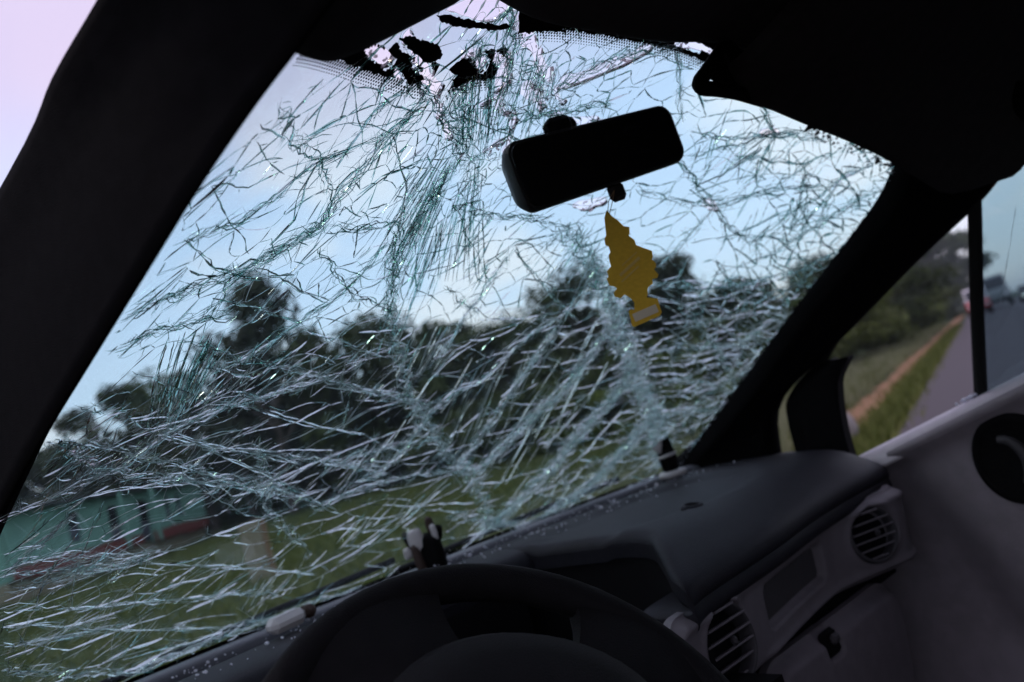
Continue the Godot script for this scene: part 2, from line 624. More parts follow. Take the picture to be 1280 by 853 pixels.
func rrect(x: float, y: float, cx: float, cy: float, hx: float, hy: float, r: float) -> float:   # signed distance to a rounded rectangle
	var q := Vector2(absf(x - cx) - hx + r, absf(y - cy) - hy + r)
	return Vector2(maxf(q.x, 0), maxf(q.y, 0)).length() + minf(maxf(q.x, q.y), 0.0) - r
const CRACK_BANDS = [
	["band", 14, 220, 20, 14, [-.488,.922,-.545,.885,-.596,.834,-.614,.785,-.711,.768,-.761,.751,-.782,.714]],
	["band", 8, 90, 18, 12, [-.919,.859,-.822,.841,-.757,.855,-.705,.884,-.631,.883,-.549,.889]],
	["band", 9, 70, 16, 25, [-.865,.983,-.776,.927,-.677,.872,-.598,.805,-.598,.789]],
	["band", 8, 50, 16, 20, [-.614,.785,-.544,.764,-.438,.759,-.400,.760]],
	["band", 12, 130, 30, 10, [-.393,1.019,-.354,.984,-.304,.938,-.263,.888]],
	["band", 18, 220, 34, 12, [-.419,.986,-.420,.942,-.404,.904,-.320,.844,-.265,.820]],
	["band", 8, 70, 18, 14, [-.318,.842,-.401,.885,-.453,.910,-.530,.945,-.610,.993]],
	["band", 7, 40, 14, 20, [-.530,.945,-.596,.929,-.621,.918]],
	["band", 14, 170, 30, 10, [-.338,.830,-.354,.777,-.360,.721,-.364,.686]],
	["band", 14, 120, 20, 20, [-.354,1.002,-.254,.946,-.169,.912,-.070,.877,.014,.856]],
	["band", 10, 80, 30, 10, [-.146,.923,-.041,.957,.053,.980,.160,.995]],
	["band", 10, 70, 18, 25, [-.278,.898,-.170,.881,-.087,.893,.041,.908]],
	["band", 8, 80, 16, 16, [-.283,.770,-.151,.742,-.021,.735,.079,.719,.149,.689]],
	["band", 10, 100, 22, 10, [-.417,.762,-.368,.687,-.318,.596]],
	["band", 6, 60, 18, 10, [.149,.984,.209,.948,.276,.894]],
	["band", 6, 40, 22, 8, [.318,.884,.437,.886,.536,.909,.684,.946]],
	["band", 6, 40, 22, 8, [.357,.847,.480,.884,.561,.912,.728,.941]],
	["band", 7, 50, 20, 10, [.487,.865,.603,.873,.712,.892,.826,.958]],
	["band", 6, 40, 16, 16, [.490,.949,.571,.915,.587,.835]],
	["band", 8, 80, 20, 10, [.237,.785,.407,.768,.513,.769,.690,.833,.875,.888]],
	["band", 6, 40, 18, 10, [.513,.769,.497,.727,.462,.676,.438,.641]],
	["band", 8, 60, 18, 12, [.145,.854,.343,.835,.513,.769,.598,.737,.691,.712,.760,.682]],
	["band", 7, 60, 18, 10, [.760,.682,.836,.756,.889,.820,.936,.886,.985,.935]],
	["band", 7, 50, 18, 10, [.691,.712,.796,.825,.862,.926]],
	["band", 6, 40, 16, 14, [.712,.892,.758,.834,.799,.748]],
	["band", 12, 170, 18, 14, [-.958,.785,-.877,.771,-.770,.765,-.704,.766,-.660,.771,-.602,.783]],
	["band", 10, 90, 16, 18, [-.952,.733,-.890,.729,-.801,.711,-.719,.695]],
	["band", 5, 70, 26, 5, [-.820,.689,-.652,.604,-.406,.511,-.240,.458,-.160,.432]],
	["band", 10, 170, 26, 9, [-.298,.557,-.412,.522,-.524,.521,-.626,.530,-.749,.528,-.818,.496,-.896,.502,-.944,.503,-.999,.507]],
	["band", 7, 120, 26, 8, [-.957,.658,-.844,.587,-.769,.525,-.644,.461,-.503,.404,-.351,.357,-.148,.276]],
	["band", 6, 90, 26, 7, [-.919,.581,-.748,.477,-.620,.411,-.407,.310,-.301,.240]],
	["band", 9, 130, 26, 8, [-.961,.607,-.863,.513,-.809,.476,-.671,.415,-.494,.343,-.357,.280]],
	["band", 9, 90, 20, 12, [-.415,.728,-.478,.668,-.554,.635,-.612,.619,-.667,.603]],
	["band", 7, 50, 16, 14, [-.593,.751,-.534,.713,-.485,.681,-.440,.655,-.311,.611]],
	["band", 16, 320, 26, 14, [-.393,.725,-.353,.648,-.269,.544,-.196,.461,-.116,.393,-.022,.328,.039,.269,.106,.226,.200,.135,.273,.044]],
	["band", 7, 70, 16, 14, [-.201,.635,-.090,.592,-.012,.564,.117,.547,.188,.539]],
	["band", 8, 100, 24, 7, [-.038,.693,-.075,.618,-.111,.537,-.172,.472]],
	["band", 28, 1700, 15, 34, [.079,.719,.155,.682,.228,.640,.300,.593,.388,.526,.469,.460,.538,.400,.638,.319,.723,.244,.825,.129,.899,.044]],
	["band", 9, 140, 22, 9, [.184,.544,.098,.497,.046,.439,-.039,.420,-.079,.388,-.125,.321,-.172,.282,-.236,.281]],
	["band", 12, 150, 24, 9, [.264,.619,.204,.550,.185,.470,.152,.406,.113,.307,.069,.253]],
	["band", 18, 420, 22, 12, [.388,.526,.358,.451,.342,.379,.252,.317,.188,.255,.138,.209]],
	["band", 24, 620, 22, 12, [.538,.400,.516,.314,.456,.241,.405,.146,.335,.080,.248,.041]],
	["band", 24, 560, 20, 14, [.723,.244,.686,.149,.624,.070,.537,.024,.439,-.003]],
	["band", 7, 70, 20, 9, [-.433,.520,-.333,.479,-.187,.441,-.071,.393]],
	["band", 7, 80, 20, 9, [-.347,.325,-.265,.344,-.132,.336,-.022,.328]],
	["band", 8, 90, 20, 10, [-.308,.259,-.164,.263,-.046,.253,.106,.226]],
	["band", 10, 90, 20, 10, [.541,.435,.673,.443,.875,.441,.933,.531]],
	["band", 8, 80, 20, 10, [.459,.598,.610,.595,.761,.616,.912,.673,.992,.774]],
	["band", 8, 60, 20, 12, [.506,.589,.677,.511,.835,.417,.984,.302]],
	["band", 8, 60, 20, 12, [.605,.345,.741,.352,.919,.309,1.007,.385]],
	["band", 10, 90, 20, 12, [.725,.236,.855,.239,.993,.215,1.017,.298]],
	["band", 20, 700, 16, 32, [1.014,.928,1.069,.724,1.060,.501,1.050,.294,1.055,.098,1.040,-.015]],
	["band", 5, 80, 34, 5, [-.932,.300,-.775,.222,-.638,.173,-.362,.085]],
	["band", 3, 50, 40, 3, [-.922,.265,-.694,.137,-.479,.051,-.342,.020]],
	["band", 4, 40, 30, 5, [-.909,.215,-.780,.171,-.699,.154]],
	["band", 7, 70, 26, 7, [-.939,.396,-.856,.358,-.712,.288,-.689,.271]],
	["band", 6, 50, 26, 7, [-.957,.382,-.817,.315,-.726,.286]],
	["band", 8, 100, 20, 14, [-.545,.451,-.502,.382,-.474,.329,-.450,.279,-.367,.210,-.294,.144]],
	["band", 6, 60, 24, 8, [-.944,.341,-.869,.321,-.755,.288,-.703,.281]],
	["band", 10, 190, 24, 10, [-.896,.167,-.778,.089,-.634,.024,-.589,.030,-.454,.025,-.341,.018,-.221,.021,-.037,-.004]],
	["band", 6, 60, 20, 8, [-.872,.457,-.903,.425,-.935,.401,-.957,.382]],
	["band", 8, 80, 18, 14, [.248,.041,.190,-.005,.115,-.012,-.037,-.004]],
	["band", 14, 300, 18, 18, [.107,.121,.267,.056,.439,-.003,.630,-.026,.852,.005]],
	["band", 6, 50, 20, 9, [-.990,.623,-.951,.595,-.882,.528,-.845,.485]],
]
const CRACK_LINES = [
	["line", [-.919,.859,-.818,.785,-.734,.743,-.625,.720]],
	["line", [-.921,.921,-.835,.886,-.751,.890,-.643,.876]],
	["line", [-.717,.785,-.686,.808,-.704,.851,-.697,.882]],
	["line", [-.555,.813,-.517,.832,-.426,.837,-.315,.839]],
	["line", [-.514,.709,-.415,.675,-.354,.673,-.204,.669]],
	["line", [-.107,.661,-.041,.697,.066,.706]],
	["line", [-.286,.771,-.107,.661,.064,.551]],
	["line", [-.475,.910,-.509,.885,-.662,.916,-.745,.920]],
	["line", [-.545,.885,-.439,.807,-.393,.725]],
	["line", [.419,.784,.580,.842,.745,.875,.936,.886]],
	["line", [.602,.702,.605,.789,.607,.870,.645,.938]],
	["line", [.853,.674,.827,.794,.841,.892,.897,.948]],
	["line", [.342,.862,.399,.908,.527,.942]],
	["line", [.500,.694,.638,.724,.852,.738]],
	["line", [-.716,.973,-.539,.916,-.400,.894]],
	["line", [-.921,.921,-.808,.831,-.756,.784]],
	["line", [-.872,.951,-.766,.881]],
	["line", [-.888,.975,-.806,.936]],
	["line", [-.782,.939,-.748,.966,-.733,.980]],
	["line", [-.755,.922,-.629,.930,-.584,.929]],
	["line", [-.610,.934,-.643,.876,-.645,.863]],
	["line", [-.788,.991,-.818,.959]],
	["line", [-.891,.676,-.681,.547,-.461,.456,-.263,.383,-.125,.321]],
	["line", [-.728,.757,-.650,.720,-.507,.659]],
	["line", [-.701,.276,-.534,.270,-.447,.271]],
	["line", [-.691,.268,-.544,.204,-.266,.093]],
	["line", [-.204,.230,-.063,.185,.177,.132]],
	["line", [.272,.948,.339,.913]],
	["line", [.556,.891,.484,.828,.406,.798]],
	["line", [-.038,.693,.192,.567]],
	["line", [-.030,.683,.120,.603,.267,.529]],
	["line", [-.038,.693,-.004,.695,.111,.648]],
	["line", [-.315,.364,-.470,.328,-.509,.294]],
	["line", [-.676,.069,-.545,.045,-.467,.039]],
	["line", [-.950,.359,-.841,.351,-.768,.368]],
	["line", [-.957,.483,-.815,.458,-.667,.406]],
	["line", [-.940,.525,-.936,.471,-.948,.422]],
	["line", [-.490,.334,-.613,.388,-.726,.442]],
	["line", [-.704,.440,-.509,.294,-.447,.271]],
	["line", [-.641,.453,-.484,.362,-.251,.218]],
	["line", [-.859,.402,-.880,.356,-.881,.283,-.884,.207]],
	["line", [-.830,.444,-.834,.347,-.817,.234]],
	["line", [-.568,.122,-.467,.126,-.407,.164]],
	["line", [-.654,.198,-.538,.185,-.414,.183]],
	["line", [-.153,.100,-.046,.143,.067,.207]],
	["line", [-.206,.099,-.089,.137]],
	["line", [-.589,.974,-.630,.955,-.611,.908]],
	["line", [-.716,.973,-.671,.935,-.617,.895]],
	["line", [-.443,.907,-.301,.879,-.130,.843]],
	["line", [.602,.702,.708,.770,.796,.825]],
	["line", [.739,.467,.827,.536,.939,.643]],
	["line", [.589,.552,.710,.575,.836,.628]],
	["line", [.982,.075,.967,.248,.962,.440]],
	["line", [-.292,.108,-.173,.125,-.054,.164]],
	["line", [-.969,.421,-.915,.459,-.834,.473]],
	["line", [-.939,.323,-.805,.319,-.616,.269]],
	["line", [-.901,.186,-.817,.187,-.751,.233]],
	["line", [-.791,.737,-.628,.665,-.547,.635]],
	["line", [-.531,.620,-.358,.553,-.280,.524]],
	["line", [-.741,.620,-.614,.566]],
	["line", [-.783,.532,-.639,.455,-.494,.412,-.334,.369]],
	["line", [-.926,.585,-.794,.497,-.662,.427,-.450,.310]],
	["line", [-.746,.517,-.598,.442,-.402,.359]],
	["line", [-.682,.548,-.528,.484,-.397,.425,-.266,.385]],
	["line", [-.391,.469,-.461,.456,-.608,.466]],
	["line", [-.320,.446,-.432,.423,-.510,.416]],
	["line", [-.534,.475,-.596,.468,-.639,.455]],
	["line", [-.195,.370,-.315,.361,-.466,.348]],
	["line", [-.158,.294,-.292,.277]],
	["line", [-.617,.483,-.643,.451,-.654,.407]],
	["line", [-.832,.552,-.756,.541,-.627,.531]],
	["line", [-.858,.534,-.886,.576,-.884,.602]],
	["line", [-.919,.592,-.930,.633]],
	["line", [-.707,.616,-.702,.587,-.726,.568]],
	["line", [-.553,.602,-.579,.581,-.598,.571]],
	["line", [-.384,.547,-.461,.534,-.555,.536]],
	["line", [-.956,.520,-.915,.547]],
	["line", [-.908,.485,-.905,.547]],
	["line", [-.777,.470,-.610,.388,-.451,.313]],
	["line", [-.674,.531,-.573,.521,-.477,.512]],
	["line", [-.479,.600,-.339,.545]],
	["line", [-.426,.506,-.254,.461]],
	["line", [-.376,.410,-.276,.432,-.156,.433]],
	["line", [-.134,.358,-.029,.324]],
	["line", [-.031,.454,.042,.474,.124,.535]],
	["line", [-.346,.345,-.170,.297,-.000,.299]],
	["line", [.201,.235,.282,.276,.384,.316]],
	["line", [.012,.329,.033,.402,.079,.469]],
	["line", [.094,.352,.094,.442]],
	["line", [.262,.293,.287,.360,.332,.410]],
	["line", [.222,.586,.217,.502,.206,.405]],
	["line", [.319,.530,.323,.424,.306,.329]],
	["line", [.449,.410,.416,.311,.350,.225]],
	["line", [.574,.286,.519,.181,.431,.121]],
	["line", [.674,.236,.647,.118,.586,.047]],
	["line", [-.115,.402,-.022,.440,.114,.439]],
	["line", [-.389,.588,-.239,.570]],
	["line", [-.451,.551,-.386,.548]],
	["line", [.452,.604,.587,.613,.724,.598,.869,.593]],
	["line", [.605,.577,.824,.475,.986,.408]],
	["line", [.578,.467,.736,.518,.893,.550]],
	["line", [.631,.623,.683,.648,.775,.688,.842,.730]],
	["line", [.632,.464,.850,.357,1.012,.278]],
	["line", [.588,.396,.754,.400,.891,.431]],
	["line", [.859,.431,.956,.499,.994,.610]],
	["line", [.616,.663,.779,.570,.937,.564]],
	["line", [.685,.319,.851,.299,.956,.349]],
	["line", [.826,.246,.975,.283]],
	["line", [.818,.639,.940,.584,.976,.489]],
	["line", [.683,.517,.644,.594,.645,.666]],
]
const CRACK_FANS = [
	["fan", 26, [-.452,.971,-.376,.985], [-.337,.850,-.259,.836]],
	["fan", 18, [-.332,.984,-.197,.966], [-.257,.857,-.154,.844]],
	["fan", 16, [-.349,.841,-.271,.826], [-.320,.592,-.228,.579]],
	["fan", 14, [.079,.719,.199,.745], [-.007,.655,.192,.567]],
	["fan", 16, [.314,.935,.876,.940], [.367,.837,.726,.809]],
	["fan", 54, [-.364,.857,-.253,.830], [-.370,.681,-.111,.641]],
	["fan", 26, [-.423,.886,-.329,.824], [-.468,.735,-.340,.659]],
	["fan", 45, [-.855,.711,-.716,.677], [-.801,.556,-.749,.543]],
	["fan", 26, [-.809,.712,-.634,.600], [-.784,.544,-.697,.525]],
	["fan", 16, [-.052,.500,.190,.535], [-.035,.303,.192,.177]],
	["fan", 14, [-.268,.591,-.094,.564], [-.236,.490,-.130,.458]],
	["fan", 24, [.312,.168,.770,.154], [.286,.030,.762,.002]],
	["fan", 20, [.264,.461,.427,.482], [.166,.202,.420,.121]],
	["fan", 14, [-.922,.567,-.537,.477], [-.956,.508,-.638,.410]],
	["fan", 12, [-.769,.600,-.476,.594], [-.801,.550,-.560,.523]],
	["fan", 14, [-.631,.394,-.292,.358], [-.738,.362,-.456,.293]],
	["fan", 12, [-.789,.311,-.414,.183], [-.890,.272,-.568,.122]],
	["fan", 10, [-.407,.164,-.260,.134], [-.452,.077,-.338,.071]],
	["fan", 12, [-.292,.358,-.080,.411], [-.378,.286,-.164,.263]],
	["fan", 12, [-.131,.238,.058,.228], [-.221,.139,-.037,.122]],
	["fan", 20, [-.248,.824,-.041,.697], [-.276,.759,-.089,.606]],
	["fan", 22, [-.419,.969,-.186,.957], [-.293,.837,-.131,.821]],
	["fan", 14, [.340,.888,.748,.950], [.357,.794,.664,.815]],
	["fan", 14, [.619,.774,.906,.914], [.594,.647,.934,.712]],
	["fan", 12, [-.847,.249,-.616,.126], [-.901,.186,-.720,.073]],
]
const GLASS_TEARS = [
	["tear", [-.564,1.022,-.477,1.034,-.402,1.026,-.375,1.009,-.391,1.001,-.434,.999,-.496,1.009]],
	["tear", [-.724,1.006,-.698,1.006,-.659,.995,-.630,.985,-.626,.974,-.655,.978,-.689,.989]],
	["tear", [-.616,.971,-.577,.954,-.554,.941,-.581,.950,-.614,.964]],
	["tear", [-.593,.978,-.543,.957,-.504,.948,-.512,.946,-.560,.959]],
	["tear", [-.369,.969,-.323,.955,-.283,.939,-.273,.928,-.280,.914,-.306,.919,-.328,.931,-.328,.942,-.361,.956]],
	["tear", [-.242,.926,-.208,.924,-.168,.921,-.170,.911,-.133,.895,-.173,.901,-.205,.905,-.243,.915]],
	["tear", [-.140,.922,-.110,.937,-.056,.949,.020,.967,.081,.985,.076,.973,.034,.956,-.020,.940,-.073,.927,-.112,.918]],
	["tear", [-.371,1.015,-.325,1.000,-.261,.976,-.222,.960,-.238,.962,-.294,.982,-.345,1.001]],
	["tear", [-.434,.975,-.398,.968,-.378,.958,-.398,.961]],
	["tear", [.097,.758,.134,.764,.160,.756,.143,.742,.120,.742]],
	["tear", [-.115,.891,-.077,.887,-.031,.877,-.060,.877,-.096,.883]],
	["tear", [.139,.995,.183,1.002,.265,1.001,.284,.992,.223,.992,.158,.989]],
	["tear", [-.952,.598,-.915,.569,-.870,.524,-.877,.522,-.915,.556,-.945,.584]],
	["tear", [.492,.775,.519,.775,.543,.761,.520,.762]],
	["tear", [-.207,.843,-.184,.838,-.164,.826,-.185,.829]],
	["tear", [-.345,.901,-.306,.879,-.282,.868,-.313,.877]],
]
const TORN_SCRAPS = [
	["scrap", [-.657,1.009,-.631,1.008,-.601,1.000,-.549,.990,-.520,.977,-.520,.971,-.541,.969,-.566,.975,-.595,.985,-.624,.995]],
	["scrap", [-.669,.998,-.659,1.005,-.638,.995,-.603,.979,-.587,.971,-.612,.977,-.644,.988]],
	["scrap", [-.589,1.023,-.534,1.016,-.462,1.005,-.415,1.000,-.382,1.000,-.371,.995,-.407,.994,-.454,.999,-.521,1.005,-.570,1.015]],
	["scrap", [-.480,.955,-.469,.963,-.448,.965,-.426,.957,-.400,.948,-.411,.944,-.442,.945]],
	["scrap", [-.459,.943,-.435,.943,-.416,.940,-.436,.932]],
	["scrap", [-.601,.968,-.584,.964,-.574,.958,-.585,.959]],
	["scrap", [-.563,.957,-.547,.957,-.536,.951,-.549,.950]],
	["scrap", [-.369,1.014,-.307,1.006,-.241,1.000,-.204,.990,-.270,.991,-.316,.989,-.340,.991]],
]
const BORDER_RUNS = [
	["run", 0.026, [-.879,1.042,-.795,1.013,-.713,.986,-.643,.966,-.571,.948,-.501,.935]],
	["run", 0.060, [-.336,.987,-.270,.991,-.157,.990,-.056,.988,.044,.987,.174,.985,.316,.978,.494,.969]],
	["run", 0.035, [-.442,.927,-.416,.933,-.381,.935,-.335,.935]],
]
const MILKY_VEINS = [
	["vein", 12, 110, [-.625,1.007,-.558,.971,-.474,.928,-.426,.896]],
	["vein", 12, 150, [-.327,.966,-.304,.938,-.294,.913,-.323,.900]],
	["vein", 14, 150, [-.365,1.010,-.293,.979,-.209,.947,-.140,.918,-.099,.903]],
	["vein", 9, 110, [-.131,.930,-.054,.947,.040,.971,.076,.982]],
	["vein", 10, 70, [-.226,.922,-.179,.915,-.150,.897]],
	["vein", 10, 60, [-.105,.887,-.043,.879,.025,.879]],
	["vein", 9, 60, [-.450,.969,-.413,.963,-.376,.949]],
	["vein", 10, 70, [-.259,.836,-.242,.846,-.217,.850]],
	["vein", 12, 70, [.086,.752,.125,.753,.163,.759]],
	["vein", 9, 50, [.487,.782,.530,.760,.482,.774]],
	["vein", 9, 50, [.536,.909,.565,.921,.593,.921]],
	["vein", 8, 60, [.137,.993,.210,.998,.282,.994]],
	["vein", 9, 60, [-.956,.600,-.914,.566,-.864,.516]],
	["vein", 8, 60, [-.712,1.004,-.671,.994,-.636,.977]],
	["vein", 10, 90, [-.278,.898,-.210,.877,-.190,.839]],
	["vein", 7, 50, [-.438,.902,-.369,.863,-.322,.839]],
	["vein", 7, 40, [.736,.628,.801,.602,.810,.625]],
]
const CORNER_EDGE = [
	["edge", [.659,.951,.802,.953,.934,.961,1.014,.951,1.038,.895,1.058,.817,1.071,.704]],
]
const CRACK_DENSITY := 2.0
const FAN_DENSITY := 1.25


# ---------------------------------------------------------------- windshield

func ws(u: float, v: float) -> Vector3:       # a point of the bowed windshield: u across (-1..1), v from its foot to its head
	var a := absf(u)
	var b := Vector3((0.68 if u > 0.0 else 0.71) * u, 0.98 + 0.006 * u * u, -(1.285 - 0.10 * u * u))
	var h := Vector3((0.57 if u > 0.0 else 0.535) * u, 1.545 - 0.16 * pow(a, 2.2), -(0.50 - 0.03 * u * u))
	var k := 4.0 * v * (1.0 - v)
	return b.lerp(h, v) + Vector3(0.07 * maxf(u, 0.0), 0.022, -0.016) * k


func ws_in(u: float, v: float) -> Vector3:    # towards the cabin
	var du := ws(u + 0.01, v) - ws(u - 0.01, v)
	var dv := ws(u, v + 0.01) - ws(u, v - 0.01)
	var n := du.cross(dv).normalized()
	return n if n.dot(Vector3(0, -0.7, 0.7)) > 0.0 else -n


func on_glass(q: Vector2, off := 0.0072) -> Vector3:
	return ws(q.x, q.y) + ws_in(q.x, q.y) * off


func uv_points(a: Array) -> PackedVector2Array:
	var out := PackedVector2Array()
	for i in range(0, a.size(), 2):
		out.append(Vector2(a[i], a[i + 1]))
	return out


const US := 0.60                              # metres per unit of u and of v, roughly
const VS := 0.97
const MIRROR_FOOT := Vector2(-0.05, 0.868)


func spike(b: MB, pts: Array, w: float, edge_on := false, lift := -1.0):
	# a three-sided needle along points of the windshield (u, v); edge_on ones are thin blades standing square to the pane, as crack faces do
	var n := pts.size()
	if n < 2:
		return
	var p := []
	if lift < 0.0:
		lift = rng.randf_range(0.0064, 0.0082)
	for q in pts:
		p.append(on_glass(q, lift + rng.randf_range(-0.00008, 0.00008)))
	var nn := ws_in(pts[0].x, pts[0].y)
	if n == 2:
		p.insert(1, p[0].lerp(p[1], rng.randf_range(0.25, 0.75)))
		n = 3
	var roll := rng.randf() * TAU
	if edge_on:
		roll = PI / 2 + rng.randfn(0, 0.12)
	var flat := rng.randf_range(0.22, 0.4) if edge_on else 1.0
	var deep := rng.randf_range(1.2, 1.9) if edge_on else 0.8
	w *= clampf(p[0].distance_to(Vector3(-0.65, 1.15, 0)) / 1.15, 0.74, 1.1)     # finer on the driver's side
	var prev := []
	for i in n:
		var d: Vector3 = (p[mini(i + 1, n - 1)] - p[maxi(i - 1, 0)]).normalized()
		var s := d.cross(nn).normalized()
		var u := s.cross(d)
		var r := w * (0.3 if i == 0 or i == n - 1 else rng.randf_range(0.7, 1.3))
		var ring := []
		for k in 3:
			var a := roll + TAU * k / 3.0
			ring.append(p[i] + (s * cos(a) * flat + u * sin(a) * deep) * r)
		if i > 0:
			var mid: Vector3 = (p[i] + p[i - 1]) * 0.5
			for k in 3:
				var k2 := (k + 1) % 3
				var o: Vector3 = (prev[k] + prev[k2] + ring[k] + ring[k2]) * 0.25 - mid
				b.quad(prev[k], prev[k2], ring[k2], ring[k], o)
		if i == 0 or i == n - 1:
			b.tri(ring[0], ring[1], ring[2], -d if i == 0 else d)
		prev = ring


func chip(b: MB, q: Vector2, size: float, off := 0.009):
	# a crumb of glass: a squashed four-sided lump
	var c := on_glass(q, off)
	var nn := ws_in(q.x, q.y)
	var s := nn.cross(Vector3(rng.randf() - 0.5, rng.randf() - 0.5, rng.randf() - 0.5)).normalized()
	var u := nn.cross(s)
	var k := []
	for i in 4:
		var a := TAU * (i + rng.randf() * 0.7) / 4.0
		k.append(c + (s * cos(a) + u * sin(a)) * size * rng.randf_range(0.5, 1.2) + nn * rng.randf_range(-0.3, 0.3) * size * 0.4)
	var top := c + nn * size * 0.45
	var low := c - nn * size * 0.35
	for i in 4:
		b.tri(k[i], k[(i + 1) % 4], top, (k[i] + k[(i + 1) % 4]) * 0.5 - c + nn * size * 0.3)
		b.tri(k[i], k[(i + 1) % 4], low, (k[i] + k[(i + 1) % 4]) * 0.5 - c - nn * size * 0.3)


func crack_part(parent: Node3D, called: String, sets: Array, stuff := false):
	var m := ArrayMesh.new()
	for s in sets:                            # [MB, material]
		var b: MB = s[0]
		if b.v.size() == 0:
			continue
		var a := []
		a.resize(Mesh.ARRAY_MAX)
		a[Mesh.ARRAY_VERTEX] = b.v
		a[Mesh.ARRAY_NORMAL] = b.n
		m.add_surface_from_arrays(Mesh.PRIMITIVE_TRIANGLES, a)
		m.surface_set_material(m.get_surface_count() - 1, s[1])
	if m.get_surface_count() == 0:
		return
	var o := MeshInstance3D.new()
	o.name = called
	o.mesh = m
	parent.add_child(o, true)
	if stuff:
		o.set_meta("kind", "stuff")


func along(poly: PackedVector2Array, t: float) -> Array:      # point and direction (metres) at share t of a polyline
	var total := 0.0
	for i in poly.size() - 1:
		total += ((poly[i + 1] - poly[i]) * Vector2(US, VS)).length()
	var left := t * total
	for i in poly.size() - 1:
		var d := (poly[i + 1] - poly[i]) * Vector2(US, VS)
		if left <= d.length() or i == poly.size() - 2:
			return [poly[i].lerp(poly[i + 1], clampf(left / maxf(d.length(), 1e-6), 0, 1)), d.normalized()]
		left -= d.length()
	return [poly[0], Vector2.RIGHT]


func strand(sets: Array, pts: Array, w: float, shares: Vector2):
	# one continuous crack, in pieces of glass, ground glass and bright facet that join end to end
	var i := 0
	var lift := rng.randf_range(0.0064, 0.0082)
	while i < pts.size() - 1:
		var j := mini(pts.size() - 1, i + rng.randi_range(2, 7))
		var b := pick(sets[0], sets[1], sets[2], shares, pts[i].y)
		spike(b, pts.slice(i, j + 1), w * lerpf(1.0, 1.75, smoothstep(0.5, 0.68, pts[i].y)) * rng.randf_range(0.7, 1.25), b == sets[2], lift)
		i = j


func pick(g: MB, c: MB, f: MB, shares: Vector2, v := 0.4) -> MB:
	# low on the pane the glass is ground whiter; high up the cracks are clean
	var r := rng.randf()
	var clean := smoothstep(0.5, 0.68, v)
	var sg := lerpf(shares.x, 0.88, clean)
	var sc := lerpf(shares.y, 0.10, clean)
	return g if r < sg else (c if r < sg + sc else f)


